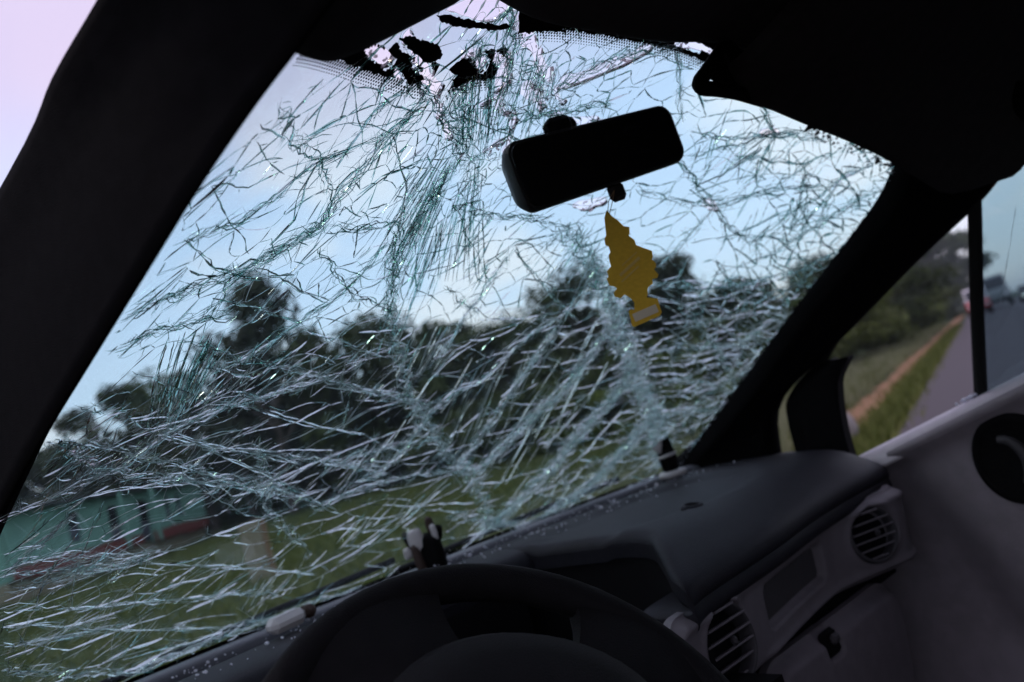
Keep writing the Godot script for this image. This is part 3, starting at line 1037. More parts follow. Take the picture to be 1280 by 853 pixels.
func build_windshield():
	var tears := []
	for t in GLASS_TEARS:
		var poly := uv_points(t[1])
		var box := Rect2(poly[0], Vector2.ZERO)
		for q in poly:
			box = box.expand(q)
		tears.append([poly, box])
	var frayed := FastNoiseLite.new()
	frayed.frequency = 17.0
	frayed.seed = 12
	var veins := []
	for mv in MILKY_VEINS:
		var poly := uv_points(mv[3])
		var box := Rect2(poly[0], Vector2.ZERO)
		for q in poly:
			box = box.expand(q)
		veins.append([poly, box.grow(0.03), mv[1] * 0.00105])
	var torn := func(q: Vector2) -> bool:
		for t in tears:
			if t[1].has_point(q) and Geometry2D.is_point_in_polygon(q, t[0]):
				return true
		for t in veins:
			if t[1].has_point(q):
				var m := q * Vector2(US, VS)
				for i in t[0].size() - 1:
					var c := Geometry2D.get_closest_point_to_segment(m, t[0][i] * Vector2(US, VS), t[0][i + 1] * Vector2(US, VS))
					if m.distance_to(c) < t[2] * (0.46 + 0.85 * frayed.get_noise_2d(q.x, q.y)):
						return true
		return false
	# --- the laminated pane: outer and inner face, 5 mm apart, open where it is torn
	var nu := 330
	var vs := []
	for j in 66:
		vs.append(-0.03 + 0.75 * j / 66.0)
	for j in 131:
		vs.append(0.72 + 0.33 * j / 130.0)
	var nv := vs.size() - 1
	var on := {}
	for j in nv:
		for i in nu:
			var q := Vector2(-1.0 + 2.0 * (i + 0.5) / nu, (vs[j] + vs[j + 1]) * 0.5)
			if vs[j] < 0.45 or not torn.call(q):
				on[Vector2i(i, j)] = true
	# grid points; those on the rim of a tear are eased into a smooth line
	var grid := []
	for j in nv + 1:
		for i in nu + 1:
			grid.append(Vector2(-1.0 + 2.0 * i / nu, vs[j]))
	var near := {}
	for k in on:
		for e in [[Vector2i(-1, 0), 0, 0, 0, 1], [Vector2i(1, 0), 1, 0, 1, 1], [Vector2i(0, -1), 0, 0, 1, 0], [Vector2i(0, 1), 0, 1, 1, 1]]:
			var o: Vector2i = k + e[0]
			if o.x < 0 or o.y < 0 or o.x >= nu or o.y >= nv or on.has(o):
				continue
			var a: int = (k.y + e[2]) * (nu + 1) + k.x + e[1]
			var b: int = (k.y + e[4]) * (nu + 1) + k.x + e[3]
			for pr in [[a, b], [b, a]]:
				if not near.has(pr[0]):
					near[pr[0]] = []
				near[pr[0]].append(pr[1])
	for turn in 3:
		var moved := {}
		for a in near:
			var m := Vector2.ZERO
			for b in near[a]:
				m += grid[b]
			moved[a] = grid[a].lerp(m / near[a].size(), 0.55)
		for a in moved:
			grid[a] = moved[a]
	var v := PackedVector3Array()
	var n := PackedVector3Array()
	var ix := PackedInt32Array()
	var ripple := FastNoiseLite.new()
	ripple.seed = 4
	ripple.frequency = 9.0
	for side in 2:
		for q in grid:
			var nn := ws_in(q.x, q.y)
			v.append(ws(q.x, q.y) + nn * (0.005 * side))
			var wob := Vector3(ripple.get_noise_2d(q.x, q.y), ripple.get_noise_2d(q.x + 7.0, q.y), ripple.get_noise_2d(q.x, q.y + 7.0)) * 0.0012
			n.append((nn * (1.0 if side else -1.0) + wob).normalized())
	var id := func(i: int, j: int, side: int) -> int: return side * (nu + 1) * (nv + 1) + j * (nu + 1) + i
	var face := func(a: int, b: int, c: int, o: Vector3):
		if (v[b] - v[a]).cross(v[c] - v[a]).dot(o) > 0.0:
			ix.append_array(PackedInt32Array([a, c, b]))
		else:
			ix.append_array(PackedInt32Array([a, b, c]))
	for k in on:
		var o := ws_in(-1.0 + 2.0 * k.x / nu, vs[k.y])
		for side in 2:
			var oo := o if side == 1 else -o
			face.call(id.call(k.x, k.y, side), id.call(k.x + 1, k.y, side), id.call(k.x + 1, k.y + 1, side), oo)
			face.call(id.call(k.x, k.y, side), id.call(k.x + 1, k.y + 1, side), id.call(k.x, k.y + 1, side), oo)
		for e in [[Vector2i(-1, 0), 0, 0, 0, 1], [Vector2i(1, 0), 1, 0, 1, 1], [Vector2i(0, -1), 0, 0, 1, 0], [Vector2i(0, 1), 0, 1, 1, 1]]:
			if not on.has(k + e[0]):
				var du := ws(0.01, vs[k.y]) - ws(0.0, vs[k.y])
				var dv := ws(0.0, vs[k.y] + 0.01) - ws(0.0, vs[k.y])
				var dirv: Vector3 = du * e[0].x + dv * e[0].y
				face.call(id.call(k.x + e[1], k.y + e[2], 0), id.call(k.x + e[3], k.y + e[4], 0), id.call(k.x + e[3], k.y + e[4], 1), dirv)
				face.call(id.call(k.x + e[1], k.y + e[2], 0), id.call(k.x + e[3], k.y + e[4], 1), id.call(k.x + e[1], k.y + e[2], 1), dirv)
	var arr := []
	arr.resize(Mesh.ARRAY_MAX)
	arr[Mesh.ARRAY_VERTEX] = v
	arr[Mesh.ARRAY_NORMAL] = n
	arr[Mesh.ARRAY_INDEX] = ix
	var pane := ArrayMesh.new()
	pane.add_surface_from_arrays(Mesh.PRIMITIVE_TRIANGLES, arr)
	var shield := part("windshield", pane, M.glass, car)
	shield.set_meta("label", "windshield crazed all over with cracks and torn at its top")
	# --- cracks
	for cb in CRACK_BANDS:
		var g := MB.new()
		var c := MB.new()
		var f := MB.new()
		var poly := uv_points(cb[5])
		var w: float = cb[1] * 0.00105
		var ln: float = cb[3] * 0.00125
		var jit := deg_to_rad(cb[4])
		var total := 0.0
		for i in poly.size() - 1:
			total += ((poly[i + 1] - poly[i]) * Vector2(US, VS)).length()
		# strands that run the length of the band, weaving across each other
		var count := clampi(int(cb[1] * 0.5 + cb[2] / (total * 1400.0)), 3, 14)
		var weave := FastNoiseLite.new()
		weave.seed = rng.randi_range(0, 99999)
		weave.frequency = 1.0
		for k in count:
			var t0 := maxf(0.0, rng.randf_range(-0.25, 0.35))
			var t1 := minf(1.0, rng.randf_range(0.65, 1.25))
			var steps := maxi(4, int((t1 - t0) * total / 0.007))
			var pts := []
			for i in steps + 1:
				var t := lerpf(t0, t1, float(i) / steps)
				var at := along(poly, t)
				var side: float = weave.get_noise_2d(t * total * 17.0, k * 7.3) * w * 1.6 + rng.randfn(0, 0.0003)
				pts.append(at[0] + Vector2(-at[1].y / US, at[1].x / VS) * side)
			strand([g, c, f], pts, rng.randf_range(0.00034, 0.00080), Vector2(0.20, 0.32))
		# short links, forks and slivers between them
		for k in int(cb[2] * CRACK_DENSITY * 0.55):
			var at := along(poly, rng.randf())
			var d: Vector2 = at[1].rotated(rng.randfn(0, jit * 1.4) + (rng.randf_range(0.6, 1.5) * (1.0 if rng.randf() < 0.5 else -1.0) if rng.randf() < 0.38 else 0.0))
			var q: Vector2 = at[0] + Vector2(-at[1].y / US, at[1].x / VS) * rng.randfn(0, w * 0.45)
			var l := ln * exp(rng.randfn(-0.35, 0.5))
			var half := Vector2(d.x / US, d.y / VS) * l * 0.5
			var bend := Vector2(-d.y / US, d.x / VS) * rng.randfn(0, l * 0.09)
			var bb := pick(g, c, f, Vector2(0.36, 0.34), q.y)
			spike(bb, [q - half, q + bend, q + half], 0.00027 * exp(rng.randfn(0.15, 0.5)), bb == f)
		# forks that leave the band and die out
		for k in int(total / 0.022):
			var at := along(poly, rng.randf())
			var d: Vector2 = at[1].rotated(rng.randf_range(0.4, 1.3) * (1.0 if rng.randf() < 0.5 else -1.0))
			var q: Vector2 = at[0]
			var pts := [q]
			for i in rng.randi_range(2, 6):
				d = d.rotated(rng.randfn(0, 0.22))
				q += Vector2(d.x / US, d.y / VS) * rng.randf_range(0.004, 0.011)
				pts.append(q)
			strand([g, c, f], pts, rng.randf_range(0.00022, 0.0005), Vector2(0.35, 0.25))
		for k in int(cb[2] * 0.12):
			var at := along(poly, rng.randf())
			var q: Vector2 = at[0] + Vector2(-at[1].y / US, at[1].x / VS) * rng.randfn(0, w * 0.4)
			chip(pick(g, c, f, Vector2(0.4, 0.5), q.y), q, 0.0007 * exp(rng.randfn(0.1, 0.5)))
		crack_part(shield, "crack_band", [[g, M.crack], [c, M.crush], [f, M.facet]], true)
	for cl in CRACK_LINES:
		var g := MB.new()
		var c := MB.new()
		var f := MB.new()
		var poly := uv_points(cl[1])
		var total := 0.0
		for i in poly.size() - 1:
			total += ((poly[i + 1] - poly[i]) * Vector2(US, VS)).length()
		var curve := FastNoiseLite.new()
		curve.seed = rng.randi_range(0, 99999)
		curve.frequency = 1.0
		for k in (2 if rng.randf() < 0.45 else 1):
			var steps := maxi(4, int(total / 0.010))
			var pts := []
			for i in steps + 1:
				var at := along(poly, float(i) / steps)
				pts.append(at[0] + Vector2(-at[1].y / US, at[1].x / VS) * (curve.get_noise_2d(i * 0.12, k * 5.0) * 0.006 + k * 0.0015) + Vector2(rng.randfn(0, 0.0002), rng.randfn(0, 0.0002)))
			strand([g, c, f], pts, rng.randf_range(0.0005, 0.00095), Vector2(0.14, 0.30))
		for k in 5:
			var at := along(poly, rng.randf())
			var d: Vector2 = at[1].rotated(rng.randf_range(0.4, 1.4) * (1.0 if rng.randf() < 0.5 else -1.0))
			var l := rng.randf_range(0.004, 0.016)
			spike(pick(g, c, f, Vector2(0.7, 0.15), at[0].y), [at[0], at[0] + Vector2(d.x / US, d.y / VS) * l], rng.randf_range(0.0003, 0.0008))
		crack_part(shield, "crack", [[g, M.crack], [c, M.crush], [f, M.facet]], true)
	for cf in CRACK_FANS:
		var g := MB.new()
		var c := MB.new()
		var f := MB.new()
		var a := uv_points(cf[2])
		var b := uv_points(cf[3])
		for k in int(cf[1] * FAN_DENSITY):
			var t := rng.randf()
			var from := a[0].lerp(a[1], clampf(t + rng.randfn(0, 0.04), -0.05, 1.05))
			var to := b[0].lerp(b[1], clampf(t + rng.randfn(0, 0.14), -0.15, 1.15))
			var s0 := rng.randf() * 0.6
			var s1 := minf(1.05, s0 + rng.randf_range(0.25, 0.8))
			var pts := []
			var bend := Vector2(-(to - from).y, (to - from).x) * rng.randfn(0, 0.025)
			for s in 9:
				var x := lerpf(s0, s1, s / 8.0)
				pts.append(from.lerp(to, x) + bend * sin(x * PI) + Vector2(rng.randfn(0, 0.0008), rng.randfn(0, 0.0006)))
			strand([g, c, f], pts, rng.randf_range(0.00030, 0.00070), Vector2(0.16, 0.32))
		crack_part(shield, "crack_fan", [[g, M.crack], [c, M.crush], [f, M.facet]], true)
	# --- milky veins where the layers have come apart
	for mv in MILKY_VEINS:
		var f := MB.new()
		var poly := uv_points(mv[3])
		var w: float = mv[1] * 0.00105
		for k in int(mv[2] * 0.14):
			var at := along(poly, rng.randf())
			var q: Vector2 = at[0] + Vector2(-at[1].y / US, at[1].x / VS) * rng.randfn(0, w * 0.4)
			var d: Vector2 = at[1].rotated(rng.randfn(0, 0.5))
			var e := d.orthogonal()
			var l := 0.0024 * exp(rng.randfn(0.0, 0.5))
			var wd := l * rng.randf_range(0.25, 0.6)
			var ring := []
			for j in 7:
				var a := TAU * j / 7.0
				var m := (d * cos(a) * l + e * sin(a) * wd) * rng.randf_range(0.65, 1.2)
				ring.append(on_glass(q + Vector2(m.x / US, m.y / VS), rng.randf_range(0.0058, 0.0075)))
			var c := on_glass(q, 0.0076)
			var under := on_glass(q, 0.0054)
			var nn := ws_in(q.x, q.y)
			for j in 7:
				f.tri(c, ring[j], ring[(j + 1) % 7], nn)
				f.tri(under, ring[j], ring[(j + 1) % 7], -nn)
		crack_part(shield, "milky_vein", [[f, M.milk]], true)
	# --- webs of small cells: round the blow at the head of the pane, at the far side, and thinly everywhere
	crack_web(shield, Rect2(-0.62, 0.72, 0.75, 0.34), 330, 0.0, 1.0, 0.80, 0.00045, func(q): return clampf(1.15 - (q - Vector2(-0.28, 0.93)).length() * 2.6, 0.0, 1.0))
	crack_web(shield, Rect2(0.42, 0.0, 0.6, 1.0), 280, -0.35, 2.2, 0.92, 0.0006, func(q): return smoothstep(0.42, 0.7, q.x + 0.25 * (0.6 - q.y)) * (1.0 - 0.45 * smoothstep(0.6, 1.0, q.y) * (1.0 - smoothstep(0.8, 1.0, q.x))))
	crack_web(shield, Rect2(0.64, 0.15, 0.38, 0.85), 260, 0.5, 1.3, 0.9, 0.0005, func(q): return smoothstep(0.70, 0.98, q.x))
	crack_web(shield, Rect2(-1.0, 0.0, 2.0, 0.62), 330, -0.25, 2.6, 0.78, 0.0005, func(q): return 1.0)
	crack_web(shield, Rect2(-1.0, 0.5, 1.6, 0.5), 360, 0.35, 1.7, 0.85, 0.0004, func(q): return 1.0 - 0.5 * smoothstep(0.1, 0.5, q.x))
	# loose needles and crumbs in between
	var g2 := MB.new()
	var c2 := MB.new()
	for k in 420:
		var q := Vector2(rng.randf_range(-1.0, 1.0), rng.randf_range(0.0, 1.0))
		if rng.randf() < 0.5 * smoothstep(0.4, 0.9, q.y):
			continue
		var a := rng.randfn(0.55, 0.5)
		var l := 0.014 * exp(rng.randfn(-0.3, 0.6))
		var half := Vector2(cos(a) / US, sin(a) / VS) * l * 0.5
		spike(g2 if rng.randf() < 0.7 else c2, [q - half, q + half], 0.00022 * exp(rng.randfn(0.1, 0.5)))
	crack_part(shield, "crack_splinters", [[g2, M.crack], [c2, M.crush]], true)
	build_frit(shield, torn)


func crack_web(parent: Node3D, area: Rect2, count: int, turn: float, stretch: float, share: float, w: float, density: Callable):
	# edges of cells between scattered seeds
	var seeds := PackedVector2Array()
	var tries := 0
	var dir := Vector2(cos(turn), sin(turn))
	var to := func(q: Vector2) -> Vector2:
		var m := q * Vector2(US, VS)
		return Vector2(m.dot(dir) / stretch, m.dot(Vector2(-dir.y, dir.x)))
	var back := func(p: Vector2) -> Vector2:
		var m := dir * p.x * stretch + Vector2(-dir.y, dir.x) * p.y
		return m / Vector2(US, VS)
	while seeds.size() < count and tries < count * 30:
		tries += 1
		var q := area.position + Vector2(rng.randf(), rng.randf()) * area.size
		if rng.randf() < density.call(q):
			seeds.append(to.call(q))
	var t := Geometry2D.triangulate_delaunay(seeds)
	var centre := {}
	var edges := {}
	for i in range(0, t.size(), 3):
		var a := seeds[t[i]]
		var b := seeds[t[i + 1]]
		var c := seeds[t[i + 2]]
		var d := 2.0 * (a.x * (b.y - c.y) + b.x * (c.y - a.y) + c.x * (a.y - b.y))
		if absf(d) < 1e-9:
			continue
		centre[i] = Vector2((a.length_squared() * (b.y - c.y) + b.length_squared() * (c.y - a.y) + c.length_squared() * (a.y - b.y)) / d, (a.length_squared() * (c.x - b.x) + b.length_squared() * (a.x - c.x) + c.length_squared() * (b.x - a.x)) / d)
		for e in [[t[i], t[i + 1]], [t[i + 1], t[i + 2]], [t[i + 2], t[i]]]:
			var k := Vector2i(mini(e[0], e[1]), maxi(e[0], e[1]))
			if not edges.has(k):
				edges[k] = []
			edges[k].append(i)
	var g := MB.new()
	var c2 := MB.new()
	var f := MB.new()
	for k in edges:
		var e: Array = edges[k]
		if e.size() < 2 or not centre.has(e[0]) or not centre.has(e[1]) or rng.randf() > share:
			continue
		var p: Vector2 = back.call(centre[e[0]])
		var q: Vector2 = back.call(centre[e[1]])
		var l := ((q - p) * Vector2(US, VS)).length()
		if l > 0.12 or l < 0.001 or absf(p.x) > 1.0 or absf(q.x) > 1.0 or p.y < -0.02 or q.y < -0.02 or p.y > 1.04 or q.y > 1.04:
			continue
		var steps := clampi(int(l / 0.006), 3, 12)
		var bow := rng.randfn(0, 0.07)
		for s in (1 if rng.randf() < 0.65 else 2):
			var pts := []
			for x in steps + 1:
				var share_x := float(x) / steps
				pts.append(p.lerp(q, share_x) + Vector2(-(q - p).y * US / VS, (q - p).x * US / VS) * bow * sin(share_x * PI) + Vector2(rng.randfn(0, 0.00035), rng.randfn(0, 0.00035)) * (0.3 if x == 0 or x == steps else 1.0))
			strand([g, c2, f], pts, w * exp(rng.randfn(0, 0.35)), Vector2(0.18, 0.30))
	crack_part(parent, "crack_web", [[g, M.crack], [c2, M.crush], [f, M.facet]], true)


func ragged(p: PackedVector2Array) -> PackedVector2Array:      # an outline with torn edges
	var out := PackedVector2Array()
	for i in p.size():
		var a := p[i]
		var b := p[(i + 1) % p.size()]
		var n := maxi(2, int(((b - a) * Vector2(US, VS)).length() / 0.003))
		for k in n:
			var q := a.lerp(b, float(k) / n)
			if k > 0:
				q += Vector2(rng.randfn(0, 0.0007) / US, rng.randfn(0, 0.0007) / VS)
			out.append(q)
	return out if Geometry2D.triangulate_polygon(out).size() > 0 else p


func build_frit(shield: Node3D, torn: Callable):
	# the black printed band along the head of the pane, a dot screen under it, and a ragged black edge round the far corner
	var b := MB.new()
	var lay := func(p: PackedVector2Array, off: float, bb: MB):
		var idx := Geometry2D.triangulate_polygon(p)
		for i in range(0, idx.size(), 3):
			var t := [p[idx[i]], p[idx[i + 1]], p[idx[i + 2]]]
			bb.tri(on_glass(t[0], off), on_glass(t[1], off), on_glass(t[2], off), ws_in(t[0].x, t[0].y))
			bb.tri(on_glass(t[0], off - 0.0004), on_glass(t[1], off - 0.0004), on_glass(t[2], off - 0.0004), -ws_in(t[0].x, t[0].y))
	var rough := FastNoiseLite.new()
	rough.frequency = 14.0
	var d := MB.new()
	for run in BORDER_RUNS:                    # lower edge of the band, and how deep it is
		var line := uv_points(run[2])
		var steps := 150
		for i in steps:
			var p: Vector2 = along(line, float(i) / steps)[0]
			var q: Vector2 = along(line, (i + 1.0) / steps)[0]
			p.y += 0.0025 * rough.get_noise_1d(p.x * 4.0)
			q.y += 0.0025 * rough.get_noise_1d(q.x * 4.0)
			var deep: float = run[1]
			for h in 10:
				var y0 := Vector2(0, deep * h / 10.0)
				var y1 := Vector2(0, deep * (h + 1) / 10.0)
				if not torn.call(p + y0.lerp(y1, 0.5)):
					lay.call(PackedVector2Array([p + y0, q + y0, q + y1, p + y1]), 0.0062, b)
		var rows := 5
		for row in rows:
			var count := int(((line[line.size() - 1] - line[0]) * Vector2(US, VS)).length() / 0.0048)
			for i in count:
				var q: Vector2 = along(line, (i + 0.5 * (row % 2)) / count)[0] - Vector2(0, 0.0010 + 0.0031 * row)
				if torn.call(q):
					continue
				var r := 0.00165 - 0.00024 * row
				var p := PackedVector2Array()
				for k in 6:
					p.append(q + Vector2(cos(TAU * k / 6.0) / US, sin(TAU * k / 6.0) / VS) * r)
				lay.call(p, 0.0064, d)
	for i in 90:                               # thickening into the far corner
		var u := 0.60 + 0.40 * i / 90.0
		var lo := 0.996 - 0.008 * smoothstep(0.55, 0.95, u) - 0.02 * absf(rough.get_noise_1d(u * 9.0)) * smoothstep(0.6, 0.7, u)
		lay.call(PackedVector2Array([Vector2(u, lo), Vector2(u + 0.0045, lo), Vector2(u + 0.0045, 1.047), Vector2(u, 1.047)]), 0.0062, b)
	for i in 200:                              # down the sides
		var v := 0.04 + 0.95 * i / 200.0
		var v2 := v + 0.95 / 200.0
		for s in [-1.0, 1.0]:
			var uu := 0.984 - 0.016 * absf(rough.get_noise_2d(v * 5.0, 3.0)) - 0.010 * smoothstep(0.85, 1.0, v) if s > 0.0 else 0.992
			lay.call(PackedVector2Array([Vector2(s * uu, v), Vector2(s, v), Vector2(s, v2), Vector2(s * uu, v2)]), 0.0062, b)
	for i in 200:                              # along the foot
		var u := -0.98 + 1.96 * i / 200.0
		lay.call(PackedVector2Array([Vector2(u, -0.028), Vector2(u + 0.0098, -0.028), Vector2(u + 0.0098, 0.012), Vector2(u, 0.012)]), 0.0062, b)
	var band := part("printed_border", b.mesh(), M.black_soft, shield)
	band.set_meta("kind", "stuff")
	var dots := part("printed_dots", d.mesh(), M.black_soft, shield)
	dots.set_meta("kind", "stuff")
	# torn black scraps of border and film that hang under the head
	for s in TORN_SCRAPS:
		var p := ragged(uv_points(s[1]))
		var sc := MB.new()
		var idx := Geometry2D.triangulate_polygon(p)
		for i in range(0, idx.size(), 3):
			for o in [0.0105, 0.0095]:
				sc.tri(on_glass(p[idx[i]], o), on_glass(p[idx[i + 1]], o), on_glass(p[idx[i + 2]], o), ws_in(p[0].x, p[0].y) * (1.0 if o > 0.01 else -1.0))
		part("torn_scrap", sc.mesh(), M.black_soft, shield)
	var edge := uv_points(CORNER_EDGE[0][1])       # splintered rubber and glass round the far upper corner
	var bk := MB.new()
	for k in 230:
		var at := along(edge, rng.randf())
		chip(bk, at[0] + Vector2(rng.randfn(0, 0.006) / US, rng.randfn(0, 0.006) / VS), 0.0023 * exp(rng.randfn(0, 0.5)), 0.0095)
	var rb := part("edge_rubber", bk.mesh(), M.black_soft, shield)
	rb.set_meta("kind", "stuff")
	# white crumbs along the far corner and the edges
	var w := MB.new()
	for i in 420:
		var t := rng.randf()
		var q := Vector2(0.985 - absf(rng.randfn(0, 0.02)), t) if rng.randf() < 0.6 else Vector2(rng.randf_range(0.6, 0.98), 0.985 - absf(rng.randfn(0, 0.012)))
		chip(w, q, 0.0012 * exp(rng.randfn(0, 0.5)), 0.011)
	for k in 110:
		var at := along(edge, rng.randf())
		chip(w, at[0] + Vector2(rng.randfn(0, 0.006) / US, rng.randfn(0, 0.006) / VS), 0.0017 * exp(rng.randfn(0, 0.5)), 0.0125)
	for i in 120:
		chip(w, Vector2(rng.randf_range(-0.98, 0.95), absf(rng.randfn(0.0, 0.012))), 0.0011 * exp(rng.randfn(0, 0.5)), 0.011)
	crack_part(shield, "glass_crumbs", [[w, M.frost]], true)


# ---------------------------------------------------------------- outside

const ROAD_DIR := Vector2(0.944, 0.33)        # along the road, in (x, metres ahead)
const ROAD_SIDE := Vector2(-0.33, 0.944)      # away from it, into the field


func road_point(s: float, n: float, y: float) -> Vector3:
	var q := ROAD_DIR * s + ROAD_SIDE * n
	return Vector3(q.x, y, -q.y)


func land(x: float, w: float) -> float:       # height of the field
	return -0.05 + 0.95 * smoothstep(10.0, 60.0, w - 0.5 * x) + 0.25 * smoothstep(60.0, 140.0, w - 0.3 * x)


func bearing(az: float, dist: float) -> Vector3:
	var x := -0.75 + sin(deg_to_rad(az)) * dist
	var w := cos(deg_to_rad(az)) * dist
	return Vector3(x, land(x, w), -w)


func build_ground():
	var bump := FastNoiseLite.new()
	bump.frequency = 0.12
	var rows := []
	var r := 0.0
	for j in 60:
		var row := PackedVector3Array()
		for i in 128:
			var a := TAU * i / 128.0
			var x := cos(a) * r
			var w := sin(a) * r
			var rough := smoothstep(5.0, 9.0, ROAD_SIDE.dot(Vector2(x, w)) + 2.5)
			row.append(Vector3(x, land(x, w) + bump.get_noise_2d(x, w) * 0.10 * rough, -w))
		rows.append(row)
		r = 1.5 if j == 0 else r * 1.125 + 0.1
	structure("ground", done(smooth_grid(rows, true)), M.ground)
	var strip := func(n0: float, n1: float, y: float, wobble: float, step: float, far: float) -> ArrayMesh:
		var rr := []
		var s := -60.0
		while s < far:
			var d0 := bump.get_noise_2d(s * 5.0, n0 * 31.0) * wobble
			var d1 := bump.get_noise_2d(s * 5.0, n1 * 31.0 + 9.0) * wobble
			var row := PackedVector3Array()
			for k in 5:
				row.append(road_point(s, lerpf(n0 + d0, n1 + d1, k / 4.0), y))
			rr.append(row)
			s += step
		return done(smooth_grid(rr))
	structure("road", strip.call(-6.4, 1.37, 0.0, 0.05, 1.0, 420.0), M.asphalt)
	structure("path", strip.call(1.80, 2.62, -0.036, 0.35, 0.5, 140.0), M.dirt)
	var dash := MB.new()
	for k in 24:
		dash.box(Transform3D(Basis(Vector3.UP, atan2(ROAD_DIR.y, ROAD_DIR.x)), road_point(-20.0 + k * 12.0, -2.5, 0.0)), Vector3(3.0, 0.008, 0.12))
	structure("road_marking", dash.mesh(), M.road_paint)
	# grass: blades in clumps
	var clump := func(blades: int, h: float, spread: float, thin: float, dark: Color, pale: Color) -> ArrayMesh:
		var b := MB.new()
		for k in blades:
			var base := Vector3(rng.randfn(0, spread), 0, rng.randfn(0, spread))
			var lean := Vector3(rng.randfn(0, 0.25), 1, rng.randfn(0, 0.25)) * h * rng.randf_range(0.5, 1.1)
			var side := Vector3(rng.randfn(0, 1), 0, rng.randfn(0, 1)).normalized() * thin
			var t := rng.randf()
			b.col = dark.lerp(pale, t)
			var nn := (side.cross(lean).normalized() * 0.6 + Vector3.UP).normalized()
			b.leaf(base - side, base + side, base + lean * 0.6 + side * 0.8, base + lean * 0.6 - side * 0.8, nn)
			b.leaf(base + lean * 0.6 - side * 0.8, base + lean * 0.6 + side * 0.8, base + lean + Vector3(lean.x, 0, lean.z) * 0.4, base + lean + Vector3(lean.x, 0, lean.z) * 0.4 - side * 0.1, nn)
		return b.mesh()
	var scatter := func(called: String, label: String, mesh: Mesh, places: Array):
		var mm := MultiMesh.new()
		mm.transform_format = MultiMesh.TRANSFORM_3D
		mm.use_colors = true
		mm.mesh = mesh
		mm.instance_count = places.size()
		for i in places.size():
			mm.set_instance_transform(i, Transform3D(Basis(Vector3.UP, rng.randf() * TAU).scaled(Vector3.ONE * rng.randf_range(0.6, 1.4)), places[i]))
			mm.set_instance_color(i, Color.WHITE.darkened(rng.randf() * 0.3))
		var o := MultiMeshInstance3D.new()
		o.name = called
		o.multimesh = mm
		o.material_override = M.leaf
		add_child(o)
		o.set_meta("kind", "stuff")
		tag(o, label, "grass")
	var tall := []
	for k in 3200:
		var s := 7.0 + 70.0 * pow(rng.randf(), 1.4)
		var n := 2.7 + 3.2 * pow(rng.randf(), 1.3)
		var q := road_point(s, n, 0)
		tall.append(Vector3(q.x, land(q.x, -q.z), q.z))
	scatter.call("tall_grass", "tall pale grass growing between the dirt path and the trees", clump.call(14, 0.32, 0.12, 0.006, Color(0.17, 0.20, 0.10), Color(0.34, 0.34, 0.23)), tall)
	var low := []
	for k in 9000:
		var s := 3.0 + 60.0 * pow(rng.randf(), 1.5)
		var n := 1.58 + 0.28 * rng.randf()
		if rng.randf() < 0.7:
			var q2 := bearing(rng.randf_range(8.0, 62.0), 7.0 + 40.0 * rng.randf())
			if ROAD_SIDE.dot(Vector2(q2.x, -q2.z)) > 2.6:
				low.append(q2)
			continue
		low.append(road_point(s, n, -0.05))
	scatter.call("grass", "short green grass of the field and the road verge", clump.call(18, 0.14, 0.11, 0.006, Color(0.11, 0.14, 0.035), Color(0.24, 0.25, 0.09)), low)


